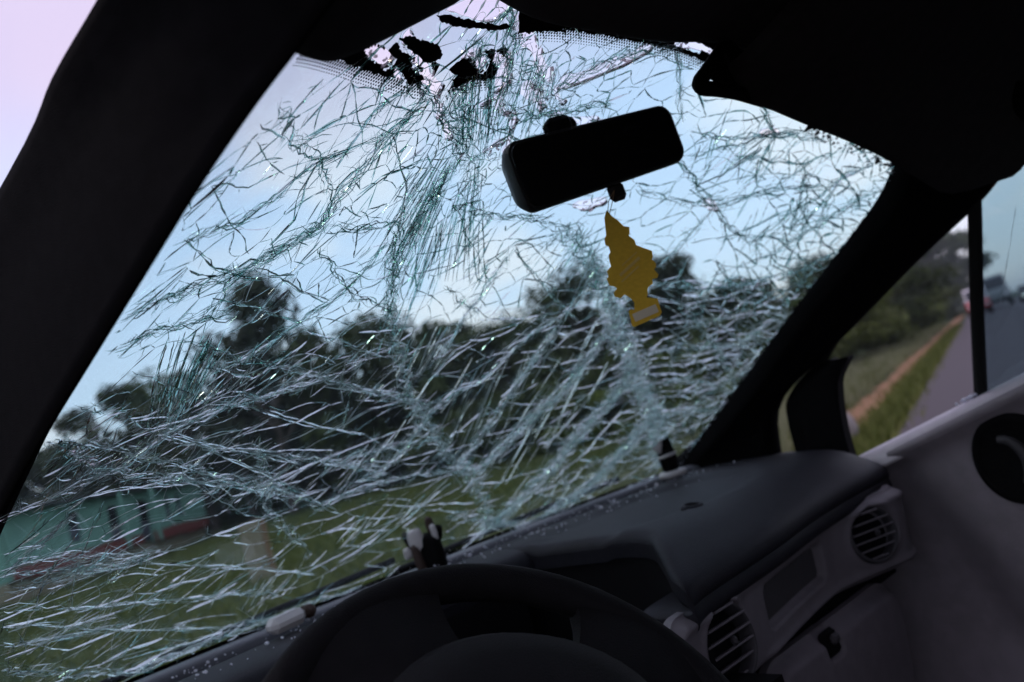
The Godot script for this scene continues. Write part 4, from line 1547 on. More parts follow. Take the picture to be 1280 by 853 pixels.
func build_house():
	# low green house, its long front facing the car
	var p1 := Vector2(17.9, 53.0)             # right-hand corner (x, ahead)
	var p2 := Vector2(5.0, 38.5)
	var along2 := (p2 - p1).normalized()
	var len_front := (p2 - p1).length()
	var base := 1.28
	var h := thing("green_house", "low green house with a dark red base and narrow windows across the field", "house")
	var dx := Vector3(along2.x, 0, -along2.y)
	var out := Vector3(-along2.y, 0, -along2.x)
	if out.dot(Vector3(-p1.x, 0, p1.y)) < 0:
		out = -out
	h.transform = Transform3D(Basis(dx, Vector3.UP, dx.cross(Vector3.UP)), Vector3(p1.x, base, -p1.y))
	var zs := signf(out.dot(dx.cross(Vector3.UP)))      # which local z faces the car
	var depth := 7.0
	var tall := 2.75
	# front wall with openings, built as piers and bands round them
	var holes := [[3.05, 0.95, 0.62, 2.3], [4.55, 0.95, 0.62, 2.3], [7.3, 0.05, 1.15, 2.25], [10.4, 0.05, 1.1, 2.25], [14.2, 0.95, 0.9, 2.3]]
	var wall := MB.new()
	var x := 0.0
	for o in holes:
		wall.box(Transform3D(Basis(), Vector3((x + o[0]) / 2, tall / 2, 0)), Vector3(o[0] - x, tall, 0.22))
		wall.box(Transform3D(Basis(), Vector3(o[0] + o[2] / 2, (o[3] + tall) / 2, 0)), Vector3(o[2], tall - o[3], 0.22))
		if o[1] > 0.1:
			wall.box(Transform3D(Basis(), Vector3(o[0] + o[2] / 2, o[1] / 2, 0)), Vector3(o[2], o[1], 0.22))
		x = o[0] + o[2]
	wall.box(Transform3D(Basis(), Vector3((x + len_front) / 2, tall / 2, 0)), Vector3(len_front - x, tall, 0.22))
	wall.box(Transform3D(Basis(), Vector3(0.11, tall / 2, -zs * depth / 2)), Vector3(0.22, tall, depth))
	wall.box(Transform3D(Basis(), Vector3(len_front - 0.11, tall / 2, -zs * depth / 2)), Vector3(0.22, tall, depth))
	wall.box(Transform3D(Basis(), Vector3(len_front / 2, tall / 2, -zs * depth)), Vector3(len_front, tall, 0.22))
	part("wall", wall.mesh(), M.green_wall, h)
	part("foundation", box_mesh(Vector3(len_front, 1.1, depth - 0.3), 0, Transform3D(Basis(), Vector3(len_front / 2, -0.55, -zs * depth / 2))), M.concrete, h)
	part("base_band", box_mesh(Vector3(7.2, 0.55, 0.05), 0, Transform3D(Basis(), Vector3(3.6, 0.27, zs * 0.135))), M.red_band, h)
	part("base_band", box_mesh(Vector3(len_front - 8.5, 0.55, 0.05), 0, Transform3D(Basis(), Vector3((len_front + 8.5) / 2, 0.27, zs * 0.135))), M.red_band, h)
	for o in holes:
		var mid := Vector3(o[0] + o[2] / 2, (o[1] + o[3]) / 2, 0)
		if o[1] > 0.1:
			var fr := MB.new()
			for s in [-1.0, 1.0]:
				fr.box(Transform3D(Basis(), mid + Vector3(s * (o[2] / 2 - 0.03), 0, 0)), Vector3(0.06, o[3] - o[1], 0.1))
				fr.box(Transform3D(Basis(), mid + Vector3(0, s * ((o[3] - o[1]) / 2 - 0.03), 0)), Vector3(o[2] - 0.12, 0.06, 0.1))
			var win := part("window", fr.mesh(), M.window_grey, h)
			part("pane", box_mesh(Vector3(o[2] - 0.12, (o[3] - o[1]) * 0.5, 0.03), 0, Transform3D(Basis(), mid + Vector3(0, (o[3] - o[1]) * 0.2, 0))), M.window_dark, win)
			part("panel", box_mesh(Vector3(o[2] - 0.12, (o[3] - o[1]) * 0.45, 0.05), 0, Transform3D(Basis(), mid - Vector3(0, (o[3] - o[1]) * 0.24, 0))), M.window_grey, win)
		else:
			var d := part("door", box_mesh(Vector3(o[2] - 0.06, o[3] - o[1] - 0.04, 0.06), 0.01, Transform3D(Basis(), mid)), M.window_dark, h)
			part("panel", box_mesh(Vector3(o[2] - 0.3, 0.9, 0.03), 0.01, Transform3D(Basis(), mid + Vector3(0, -0.5, zs * 0.05))), M.window_grey, d)
	# posts of the porch
	for k in 2:
		part("post", box_mesh(Vector3(0.16, tall, 0.16), 0.02, Transform3D(Basis(), Vector3(8.9 + k * 3.2, tall / 2, zs * 1.2))), M.green_wall, h)
	# mono-pitch sheet roof with eaves
	var rf := MB.new()
	var tilt := Transform3D(Basis(Vector3.RIGHT, -zs * -0.10), Vector3(len_front / 2, tall + 0.42, -zs * depth / 2 + zs * 0.3))
	rf.box(tilt, Vector3(len_front + 0.8, 0.10, depth + 1.0), 0.02)
	for k in 40:
		rf.box(tilt * Transform3D(Basis(), Vector3(-len_front / 2 + 0.3 + k * (len_front - 0.4) / 40.0, 0.06, 0)), Vector3(0.06, 0.05, depth + 1.0))
	part("roof", rf.mesh(), M.roof_sheet, h)


func crown_mesh(sd: int, slim: float, hue: Color) -> ArrayMesh:
	# a crown one unit high: leaf clumps round a dozen lobes, with gaps between them
	var r := RandomNumberGenerator.new()
	r.seed = sd
	var b := MB.new()
	var lobes := []
	for k in 15:
		var y := r.randf_range(0.12, 0.9)
		var wide := slim * (0.5 - 0.42 * absf(y - 0.45))
		var a := r.randf() * TAU
		var d := wide * sqrt(r.randf())
		lobes.append([Vector3(cos(a) * d, y, sin(a) * d), r.randf_range(0.09, 0.19), r.randf_range(0.6, 1.2)])
	for l in lobes:
		for k in 300:
			var d := Vector3(r.randfn(), r.randfn(), r.randfn()).normalized()
			var c: Vector3 = l[0] + d * Vector3(l[1], l[1] * 0.75, l[1]) * pow(r.randf(), 0.4) * r.randf_range(0.8, 1.15)
			var s := r.randf_range(0.013, 0.030)
			var u := Vector3(r.randfn(), r.randfn(), r.randfn()).normalized()
			var n := (d + Vector3.UP * 0.8 + Vector3(r.randfn(), r.randfn(), r.randfn()) * 0.5).normalized()
			var e1 := n.cross(u).normalized() * s
			var e2 := n.cross(e1).normalized() * s * 0.6
			var t: float = l[2] * r.randf_range(0.7, 1.3)
			b.col = Color(hue.r * t, hue.g * t, hue.b * t)
			b.leaf(c - e1, c - e2 + n * s * 0.2, c + e1, c + e2, n)
	return b.mesh()


func trunk_mesh(sd: int) -> ArrayMesh:
	var r := RandomNumberGenerator.new()
	r.seed = sd
	var st := SurfaceTool.new()
	st.begin(Mesh.PRIMITIVE_TRIANGLES)
	var add := func(path: PackedVector3Array, r0: float, r1: float):
		var n := path.size()
		var radii := []
		for i in n:
			radii.append(lerpf(r0, r1, float(i) / (n - 1)))
		st.append_from(tube(path, radii, 7), 0, Transform3D())
	var lean := Vector3(r.randfn(0, 0.03), 0, r.randfn(0, 0.03))
	add.call(PackedVector3Array([Vector3(0, -0.02, 0), Vector3(0, 0.2, 0) + lean * 0.4, Vector3(0, 0.5, 0) + lean, Vector3(0, 0.85, 0) + lean * 1.5]), 0.028, 0.006)
	for k in 6:
		var y := r.randf_range(0.2, 0.6)
		var a := r.randf() * TAU
		var d := Vector3(cos(a), 0.9, sin(a)) * r.randf_range(0.16, 0.3)
		add.call(PackedVector3Array([Vector3(0, y, 0) + lean, Vector3(0, y, 0) + lean + d * 0.5 + Vector3(0, -0.01, 0), Vector3(0, y, 0) + lean + d]), 0.012, 0.003)
	return st.commit()


func off_road(p: Vector3) -> bool:
	var n := ROAD_SIDE.dot(Vector2(p.x, -p.z))
	return n > 5.0 or n < -11.0


func build_trees():
	var crowns := []
	var hues := [Color(0.058, 0.073, 0.033), Color(0.067, 0.084, 0.033), Color(0.052, 0.063, 0.037), Color(0.076, 0.087, 0.041), Color(0.061, 0.084, 0.028)]
	for k in 5:
		crowns.append(crown_mesh(100 + k, [0.75, 0.95, 0.6, 0.85, 1.1][k], hues[k]))
	var trunks := [trunk_mesh(1), trunk_mesh(2)]
	# bearing, distance, height seen (degrees), width / height, crown
	var list := [
		[9.5, 74.0, 5.0, 0.9, 1], [12.6, 70.0, 7.6, 0.9, 0], [15.2, 68.0, 10.6, 0.9, 3], [17.4, 66.0, 11.2, 0.8, 4], [20.0, 62.0, 11.6, 0.8, 1], [22.4, 60.0, 12.6, 0.7, 0], [24.8, 56.0, 15.6, 0.55, 2],
		[27.3, 60.0, 11.6, 0.8, 3], [29.3, 58.0, 11.5, 0.9, 4], [31.6, 56.0, 10.9, 0.9, 1], [33.8, 55.0, 11.0, 0.9, 0], [36.2, 54.0, 9.8, 1.0, 3], [38.4, 52.0, 9.2, 1.0, 4], [40.6, 50.0, 9.1, 1.0, 1],
		[42.8, 46.0, 8.6, 1.0, 3], [44.6, 44.0, 9.0, 1.0, 4], [47.0, 40.0, 10.7, 0.9, 0], [49.2, 40.0, 9.0, 1.0, 1], [51.4, 40.0, 8.1, 1.1, 3], [53.9, 38.0, 9.4, 0.7, 2], [55.8, 40.0, 6.6, 1.3, 4],
		[58.2, 44.0, 6.2, 1.3, 1], [60.4, 46.0, 6.2, 1.3, 3], [62.4, 50.0, 6.1, 1.2, 0], [64.6, 56.0, 5.7, 1.2, 4], [66.8, 62.0, 5.4, 1.2, 1], [69.2, 75.0, 4.9, 1.2, 3], [71.2, 96.0, 4.7, 1.2, 0], [73.2, 120.0, 4.4, 1.2, 4],
		[75.2, 125.0, 4.2, 1.2, 1], [77.5, 130.0, 4.2, 1.2, 3], [80.0, 130.0, 4.0, 1.2, 0], [83.0, 130.0, 4.4, 1.2, 4], [86.0, 130.0, 4.0, 1.2, 1],
		[5.0, 76.0, 9.0, 0.9, 3], [1.0, 80.0, 8.0, 0.9, 1], [11.0, 90.0, 7.0, 0.9, 4],
	]
	var count := ["first", "second", "third", "fourth", "fifth", "sixth", "seventh", "eighth", "ninth", "tenth", "eleventh", "twelfth", "thirteenth", "fourteenth", "fifteenth", "sixteenth", "seventeenth", "eighteenth", "nineteenth", "twentieth"]
	var looks := ["tall dark tree", "broad dark tree", "slender dark tree", "rounded dark tree", "wide spreading dark tree"]
	for k in 7:                                  # where the road runs out of sight
		list.append([67.4 + 0.42 * k, 200.0 + 9.0 * k, 5.2 - 0.1 * k, 1.2, k % 5])
	list = list.filter(func(a): return off_road(bearing(a[0], a[1])))
	list.sort_custom(func(a, b): return a[0] < b[0])
	for k in list.size():
		var t: Array = list[k]
		var at := bearing(t[0], t[1])
		var tall: float = 1.15 + t[1] * tan(deg_to_rad(t[2])) - at.y
		var what: String = looks[[1, 3, 2, 0, 4][t[4]]]
		var where := "%s from the left in the row across the field" % count[k] if k < 20 else "%s from the left in the row running on beside the road" % count[mini(k - 20, 19)]
		if t[2] > 14.0:
			where = "standing highest of all, right of the green house"
		var tr := thing("tree", "%s, %s" % [what, where], "tree", at, rng.randf() * TAU, "trees at the edge of the field")
		tr.scale = Vector3(tall * t[3] * 1.15, tall, tall * t[3] * 1.15)
		part("crown", crowns[t[4]], M.leaf, tr)
		part("trunk", trunks[k % 2], M.bark, tr)
	build_road_bushes(crown_mesh(202, 1.4, Color(0.093, 0.118, 0.031)))
	# lower bushes that close the gaps between the trunks
	var bush := crown_mesh(200, 1.5, Color(0.079, 0.102, 0.033))
	var pale_bush := crown_mesh(201, 1.5, Color(0.105, 0.130, 0.037))
	for k in 40:
		var az := 4.0 + k * 1.75
		var dist := lerpf(66.0, 36.0, smoothstep(18.0, 50.0, az)) + 22.0 * smoothstep(56.0, 74.0, az) + rng.randf_range(-2.0, 1.0)
		var at := bearing(az, dist)
		if not off_road(at):
			continue
		var where := "%s from the left at the foot of the far trees" % count[k] if k < 20 else "%s from the left of those nearer the road" % count[k - 20]
		var bu := thing("bush", "dark leafy bush, " + where, "bush", at - Vector3(0, 0.3, 0), rng.randf() * TAU, "bushes at the foot of the trees")
		var s := rng.randf_range(2.6, 3.8)
		bu.scale = Vector3(s * 1.7, s * 1.15, s * 1.7)
		part("crown", bush if az < 57.0 else pale_bush, M.leaf, bu)


func build_road_bushes(bush: Mesh):
	var spots := [[17.0, 7.5, 1.9], [22.0, 6.9, 2.3], [27.0, 7.6, 2.6], [33.0, 6.6, 2.7], [40.0, 7.0, 3.1], [48.0, 6.2, 3.2], [57.0, 6.4, 3.4], [68.0, 6.0, 3.8], [82.0, 6.0, 4.4]]
	var count := ["nearest the car", "second from the car", "third from the car", "fourth from the car", "fifth from the car", "sixth from the car", "seventh from the car", "eighth from the car", "farthest down the road"]
	for k in spots.size():
		var q := road_point(spots[k][0], spots[k][1], -0.25)
		var bu := thing("bush", "mid green bush behind the tall grass by the dirt path, " + count[k], "bush", q, rng.randf() * TAU, "green bushes by the dirt path")
		bu.scale = Vector3(spots[k][2] * 1.6, spots[k][2] * 1.15, spots[k][2] * 1.6)
		part("crown", bush, M.leaf, bu)


func build_far_woods():
	# the wood behind the front row, one dark mass
	var meshes := [crown_mesh(300, 1.3, Color(0.056, 0.071, 0.033)), crown_mesh(301, 1.1, Color(0.061, 0.074, 0.037))]
	var places := []
	for k in 210:
		var az := -8.0 + 105.0 * rng.randf()
		var dist := lerpf(80.0, 52.0, smoothstep(18.0, 48.0, az)) + 70.0 * smoothstep(55.0, 72.0, az) + 16.0 * rng.randf()
		var el := 7.5 - 3.5 * smoothstep(40.0, 62.0, az)
		var at := bearing(az, dist)
		if not off_road(at):
			continue
		places.append([at, dist * tan(deg_to_rad(el * rng.randf_range(0.6, 1.0))) + 1.0])
	var mm := MultiMesh.new()
	mm.transform_format = MultiMesh.TRANSFORM_3D
	mm.mesh = meshes[0]
	mm.instance_count = places.size()
	for i in places.size():
		var h: float = places[i][1]
		mm.set_instance_transform(i, Transform3D(Basis(Vector3.UP, rng.randf() * TAU).scaled(Vector3(h * 1.3, h * 1.15, h * 1.3)), places[i][0] - Vector3(0, h * 0.15, 0)))
	var o := MultiMeshInstance3D.new()
	o.name = "woods"
	o.multimesh = mm
	o.material_override = M.leaf
	add_child(o)
	o.set_meta("kind", "stuff")
	tag(o, "dark wood behind the front row of trees, seen as one mass", "woods")


func wheel_mesh(r: float, w: float) -> ArrayMesh:
	return lathe([[0.0, w / 2], [r * 0.55, w / 2], [r * 0.62, w * 0.42], [r * 0.9, w / 2], [r, w * 0.36], [r, -w * 0.36], [r * 0.9, -w / 2], [0.0, -w / 2]], Transform3D(Basis(Vector3.RIGHT, PI / 2), Vector3.ZERO), 20)


func road_vehicle(called: String, label: String, category: String, s: float, n: float, lng: float, wid: float, tall: float, boxy: bool, low: Material, high: Material, lamps: bool, group := ""):
	# local x along the vehicle, its front towards -x (the camera)
	var o := thing(called, label, category, road_point(s, n, 0.0), atan2(ROAD_DIR.y, ROAD_DIR.x), group)
	var h1 := tall * 0.55
	var body := PackedVector2Array()
	if boxy:
		body = PackedVector2Array([Vector2(-0.5, 0.16), Vector2(-0.5, 0.48), Vector2(-0.47, 0.55), Vector2(0.5, 0.55), Vector2(0.5, 0.16)])
	else:
		body = PackedVector2Array([Vector2(-0.5, 0.18), Vector2(-0.5, 0.42), Vector2(-0.46, 0.5), Vector2(-0.25, 0.58), Vector2(0.44, 0.6), Vector2(0.5, 0.52), Vector2(0.5, 0.2)])
	for i in body.size():
		body[i] = body[i] * Vector2(lng, tall)
	var b := MB.new()
	b.prism(body, Transform3D(), wid)
	part("body", b.mesh(), low, o)
	var cab := PackedVector2Array([Vector2(-0.46, 0.56), Vector2(-0.38, 0.97), Vector2(-0.34, 1.0), Vector2(0.48, 1.0), Vector2(0.5, 0.96), Vector2(0.5, 0.56)]) if boxy else PackedVector2Array([Vector2(-0.26, 0.58), Vector2(-0.08, 0.97), Vector2(-0.02, 1.0), Vector2(0.26, 1.0), Vector2(0.32, 0.96), Vector2(0.44, 0.6)])
	for i in cab.size():
		cab[i] = cab[i] * Vector2(lng, tall)
	b = MB.new()
	b.prism(cab, Transform3D(), wid * 0.92)
	part("cabin", b.mesh(), high, o)
	# windscreen laid on the sloping front of the cabin, side windows, lamps, wheels
	var a := cab[0]
	var c := cab[1]
	var dir := (c - a)
	var mid := (a + c) * 0.5
	var ang := atan2(dir.y, dir.x)
	part("windscreen", box_mesh(Vector3(dir.length() * 0.8, 0.03, wid * 0.8), 0.01, Transform3D(Basis(Vector3(0, 0, 1), ang), Vector3(mid.x, mid.y, 0))), M.pane, o)
	for sd in [-1.0, 1.0]:
		part("side_window", box_mesh(Vector3(lng * (0.18 if boxy else 0.42), tall * 0.26, 0.03), 0.01, Transform3D(Basis(), Vector3(lng * (-0.24 if boxy else 0.1), tall * 0.78, sd * wid * 0.46))), M.pane, o)
		part("headlight", box_mesh(Vector3(0.06, tall * 0.09, wid * 0.16), 0.02, Transform3D(Basis(), Vector3(-lng * 0.5, tall * 0.38, sd * wid * 0.36))), M.lamp_on if lamps else M.van_white, o)
		for e in [-0.32, 0.32]:
			part("wheel", wheel_mesh(0.33, 0.22), M.rubber, o, Vector3(e * lng, 0.33, sd * (wid / 2 - 0.1)))
	part("bumper", box_mesh(Vector3(0.14, tall * 0.10, wid * 0.98), 0.03, Transform3D(Basis(), Vector3(-lng * 0.5, tall * 0.22, 0))), M.rubber, o)


func build_roadside():
	road_vehicle("van", "red van with a white upper half standing at the left edge of the road", "van", 75.0, 0.1, 4.6, 1.7, 2.25, true, M.van_red, M.van_white, false)
	road_vehicle("truck", "pale grey box truck far off on the road", "truck", 92.0, -1.6, 7.0, 2.3, 3.1, true, M.car_grey, M.car_grey, false)
	road_vehicle("parked_car", "dark car with lit headlights on the road next to the grey truck", "car", 88.0, -4.2, 4.3, 1.75, 1.45, false, M.car_dark, M.car_dark, true, "cars far off on the road")
	road_vehicle("parked_car", "grey car with lit headlights nearest the right edge of the photograph", "car", 80.0, -5.4, 4.3, 1.75, 1.45, false, M.car_grey, M.car_grey, true, "cars far off on the road")
	# a block pillar in the field
	var gp := bearing(21.9, 16.3)
	var pil := thing("gate_pillar", "pale block pillar with a tan edge standing alone in the grass", "pillar", gp, deg_to_rad(-24.0))
	part("block", box_mesh(Vector3(0.40, 1.1, 0.40), 0.015, Transform3D(Basis(), Vector3(0, 0.5, 0))), M.concrete, pil)
	part("edge", box_mesh(Vector3(0.08, 1.06, 0.36), 0.01, Transform3D(Basis(), Vector3(0.243, 0.48, 0))), M.tan, pil)
	var st := FastNoiseLite.new()
	st.frequency = 1.3
	var rows := []
	for j in 9:
		var row := PackedVector3Array()
		for i in 14:
			var a := TAU * i / 14.0
			var e := PI * (j / 8.0 - 0.5)
			var d := Vector3(cos(a) * cos(e), sin(e), sin(a) * cos(e))
			row.append(d * Vector3(0.10, 0.17, 0.10) * (1.0 + 0.25 * st.get_noise_3dv(d * 1.5)) + Vector3(0, 0.2, 0))
		rows.append(row)
	solo("marker_stone", done(smooth_grid(rows, true)), M.pale_stone, "small pale stone at the start of the dirt path", "stone", Vector3(8.5, -0.04, -5.0))


# ---------------------------------------------------------------- the car

func build_car_shell():
	car = thing("car", "dark wrecked car seen from inside, its windshield crazed with cracks", "car")
	# roof skin, floor, firewall, rear, closed far side behind the front door, nearside behind the open door
	var roof := []
	for k in 7:
		var w := 0.40 - k * 0.42
		var row := PackedVector3Array()
		for i in 9:
			var x := -0.585 + 1.235 * i / 8.0
			row.append(Vector3(x, 1.622 - 0.16 * pow(absf(x) / 0.66, 2.4) - (0.02 if k == 0 else 0.0), -w))
		roof.append(row)
	part("roof", sheet(roof, Vector3(0, 0.012, 0), 2, 2), M.paint, car)
	part("floor", box_mesh(Vector3(1.5, 0.06, 3.0), 0.0, Transform3D(Basis(), Vector3(0, 0.30, 0.35))), M.black, car)
	part("firewall", box_mesh(Vector3(1.44, 0.62, 0.05), 0.0, Transform3D(Basis(), Vector3(0, 0.62, -1.26))), M.black, car)
	part("rear_panel", box_mesh(Vector3(1.4, 0.70, 0.06), 0.02, Transform3D(Basis(), Vector3(0, 0.65, 1.95))), M.black, car)
	for s in [-1.0, 1.0]:
		part("side_panel", box_mesh(Vector3(0.06, 0.66, 1.45), 0.02, Transform3D(Basis(Vector3(0, 0, 1), s * 0.06), Vector3(s * 0.72, 0.65, 1.20))), M.black, car)
		part("door_pillar", tube(PackedVector3Array([Vector3(s * 0.71, 0.30, 0.50), Vector3(s * 0.70, 0.98, 0.54), Vector3(s * 0.61, 1.46, 0.66)]), [0.05], 8), M.pillar, car)
		part("rear_pillar", tube(PackedVector3Array([Vector3(s * 0.70, 0.95, 1.86), Vector3(s * 0.60, 1.47, 1.72)]), [0.07], 8), M.pillar, car)
		part("rocker", box_mesh(Vector3(0.10, 0.16, 2.6), 0.03, Transform3D(Basis(), Vector3(s * 0.76, 0.34, 0.0))), M.paint, car)
		part("road_wheel", lathe([[0.0, 0.09], [0.17, 0.09], [0.19, 0.07], [0.27, 0.09], [0.30, 0.06], [0.30, -0.06], [0.27, -0.09], [0.0, -0.09]], Transform3D(Basis(Vector3(0, 0, 1), PI / 2), Vector3(s * 0.72, 0.30, -1.52))), M.rubber, car)
		part("road_wheel", lathe([[0.0, 0.09], [0.17, 0.09], [0.19, 0.07], [0.27, 0.09], [0.30, 0.06], [0.30, -0.06], [0.27, -0.09], [0.0, -0.09]], Transform3D(Basis(Vector3(0, 0, 1), PI / 2), Vector3(s * 0.72, 0.30, 1.10))), M.rubber, car)
	# bonnet and wings, falling away from the foot of the windshield
	var bonnet := []
	for k in 6:
		var t := k / 5.0
		var row := PackedVector3Array()
		for i in 9:
			var x := -0.76 + 1.52 * i / 8.0
			row.append(Vector3(x, 0.935 - 0.26 * t * t - 0.05 * t - 0.10 * pow(absf(x) / 0.76, 4.0), -(1.36 + 0.85 * t - 0.13 * x * x)))
		bonnet.append(row)
	part("bonnet", sheet(bonnet, Vector3(0, -0.012, 0), 2, 2), M.paint, car)
	for s in [-1.0, 1.0]:
		part("wing", box_mesh(Vector3(0.07, 0.42, 1.1), 0.03, Transform3D(Basis(), Vector3(s * 0.78, 0.62, -1.62))), M.paint, car)
	part("bumper", box_mesh(Vector3(1.5, 0.30, 0.14), 0.05, Transform3D(Basis(), Vector3(0, 0.46, -2.16))), M.black, car)
	# the black scuttle outside the foot of the glass, with a wiper
	var sc := []
	for r in [[0.0, -0.012], [0.05, -0.035], [0.09, -0.05]]:
		var row := PackedVector3Array()
		for i in 11:
			var u := -1.0 + 0.2 * i
			var q := ws(u, 0.0)
			row.append(q + Vector3(0, r[1], -r[0]))
		sc.append(row)
	part("scuttle", sheet(sc, Vector3(0, -0.012, 0), 2, 2), M.black, car)
	var wp := PackedVector3Array()
	for i in 14:
		var t := i / 13.0
		var u := lerpf(-0.72, 0.0, t)
		wp.append(ws(u, -0.015 + 0.03 * t) - ws_in(u, 0.02) * 0.02)
	part("wiper", tube(wp, [0.006], 6), M.rubber, car)
	wp = PackedVector3Array()
	for i in 14:
		var t := i / 13.0
		var u := lerpf(0.02, 0.78, t)
		wp.append(ws(u, -0.018 + 0.03 * t) - ws_in(u, 0.02) * 0.02)
	part("wiper", tube(wp, [0.006], 6), M.rubber, car)
	# front seats, backs upright
	for s in [-1.0, 1.0]:
		var seat := part("seat", box_mesh(Vector3(0.48, 0.16, 0.50), 0.06, Transform3D(Basis(), Vector3(s * 0.37, 0.53, 0.12 + 0.10))), M.black, car)
		part("backrest", box_mesh(Vector3(0.46, 0.62, 0.14), 0.06, Transform3D(Basis(Vector3.RIGHT, 0.28), Vector3(s * 0.37, 0.88, 0.60))), M.black, seat)
		part("headrest", box_mesh(Vector3(0.24, 0.16, 0.09), 0.04, Transform3D(Basis(Vector3.RIGHT, 0.28), Vector3(s * 0.37, 1.27, 0.71))), M.black, seat)


func build_pillars():
	# driver's side: outer lip, crest and glass-side edge at nine stations from foot to roof
	var st := [
		[[-0.70, 1.06, 1.28], [-0.70, 0.98, 1.20], [-0.67, 0.97, 1.24]],
		[[-0.652, 1.385, 0.99], [-0.668, 1.225, 0.97], [-0.645, 1.10, 1.08]],
		[[-0.616, 1.433, 0.850], [-0.628, 1.297, 0.800], [-0.620, 1.205, 0.849]],
		[[-0.593, 1.449, 0.620], [-0.579, 1.378, 0.580], [-0.577, 1.305, 0.470]],
		[[-0.588, 1.458, 0.540], [-0.570, 1.393, 0.480], [-0.540, 1.355, 0.401]],
		[[-0.574, 1.472, 0.470], [-0.563, 1.401, 0.400], [-0.512, 1.386, 0.364]],
		[[-0.570, 1.477, 0.430], [-0.561, 1.398, 0.350], [-0.490, 1.410, 0.340]],
		[[-0.564, 1.482, 0.360], [-0.563, 1.396, 0.280], [-0.450, 1.452, 0.307]],
		[[-0.575, 1.50, 0.10], [-0.565, 1.42, 0.05], [-0.46, 1.47, 0.05]],
	]
	var secs := []
	for s in st:
		var o := p3(s[0])
		var i := p3(s[2])
		var r := o.lerp(i, 0.55) + Vector3(-0.004, -0.004, 0.010)
		secs.append(PackedVector3Array([o, o.lerp(r, 0.5) + Vector3(0.004, 0, 0.004), r + Vector3(0.004, -0.002, 0.006), r.lerp(i, 0.55) + Vector3(0.0, -0.004, 0.004), i, i.lerp(o, 0.4) + Vector3(0.035, 0.02, -0.03), o + Vector3(0.035, 0.0, -0.012)]))
	part("windshield_pillar", lofted(secs, 3, 4), M.pillar, car)
	# passenger's side: glass edge and window edge
	st = [
		[[0.47, 1.43, 0.36], [0.58, 1.37, 0.16]],
		[[0.505, 1.385, 0.44], [0.62, 1.337, 0.35]],
		[[0.545, 1.352, 0.485], [0.635, 1.293, 0.436]],
		[[0.570, 1.306, 0.556], [0.648, 1.243, 0.548]],
		[[0.623, 1.200, 0.763], [0.665, 1.165, 0.705]],
		[[0.660, 1.043, 1.028], [0.690, 1.067, 0.905]],
		[[0.670, 0.977, 1.173], [0.690, 0.971, 0.956]],
		[[0.680, 0.930, 1.250], [0.700, 0.880, 0.970]],
	]
	secs = []
	for s in st:
		var a := p3(s[0])
		var b := p3(s[1])
		var m := a.lerp(b, 0.5)
		secs.append(PackedVector3Array([a, a.lerp(b, 0.25) + Vector3(-0.003, -0.003, 0.006), m + Vector3(-0.005, -0.004, 0.009), a.lerp(b, 0.75) + Vector3(-0.004, -0.002, 0.006), b, b + Vector3(0.05, 0.012, -0.02), a + Vector3(0.04, 0.03, -0.03)]))
	part("windshield_pillar", lofted(secs, 3, 4), M.pillar, car)
	# the cantrail over the far door
	var ct := PackedVector3Array([p3([0.625, 1.36, 0.38]), p3([0.62, 1.385, 0.16]), p3([0.61, 1.41, -0.2]), p3([0.61, 1.42, -0.8]), p3([0.61, 1.42, -1.9])])
	part("roof_rail", tube(spline(ct, 5), [0.042], 10), M.pillar, car)


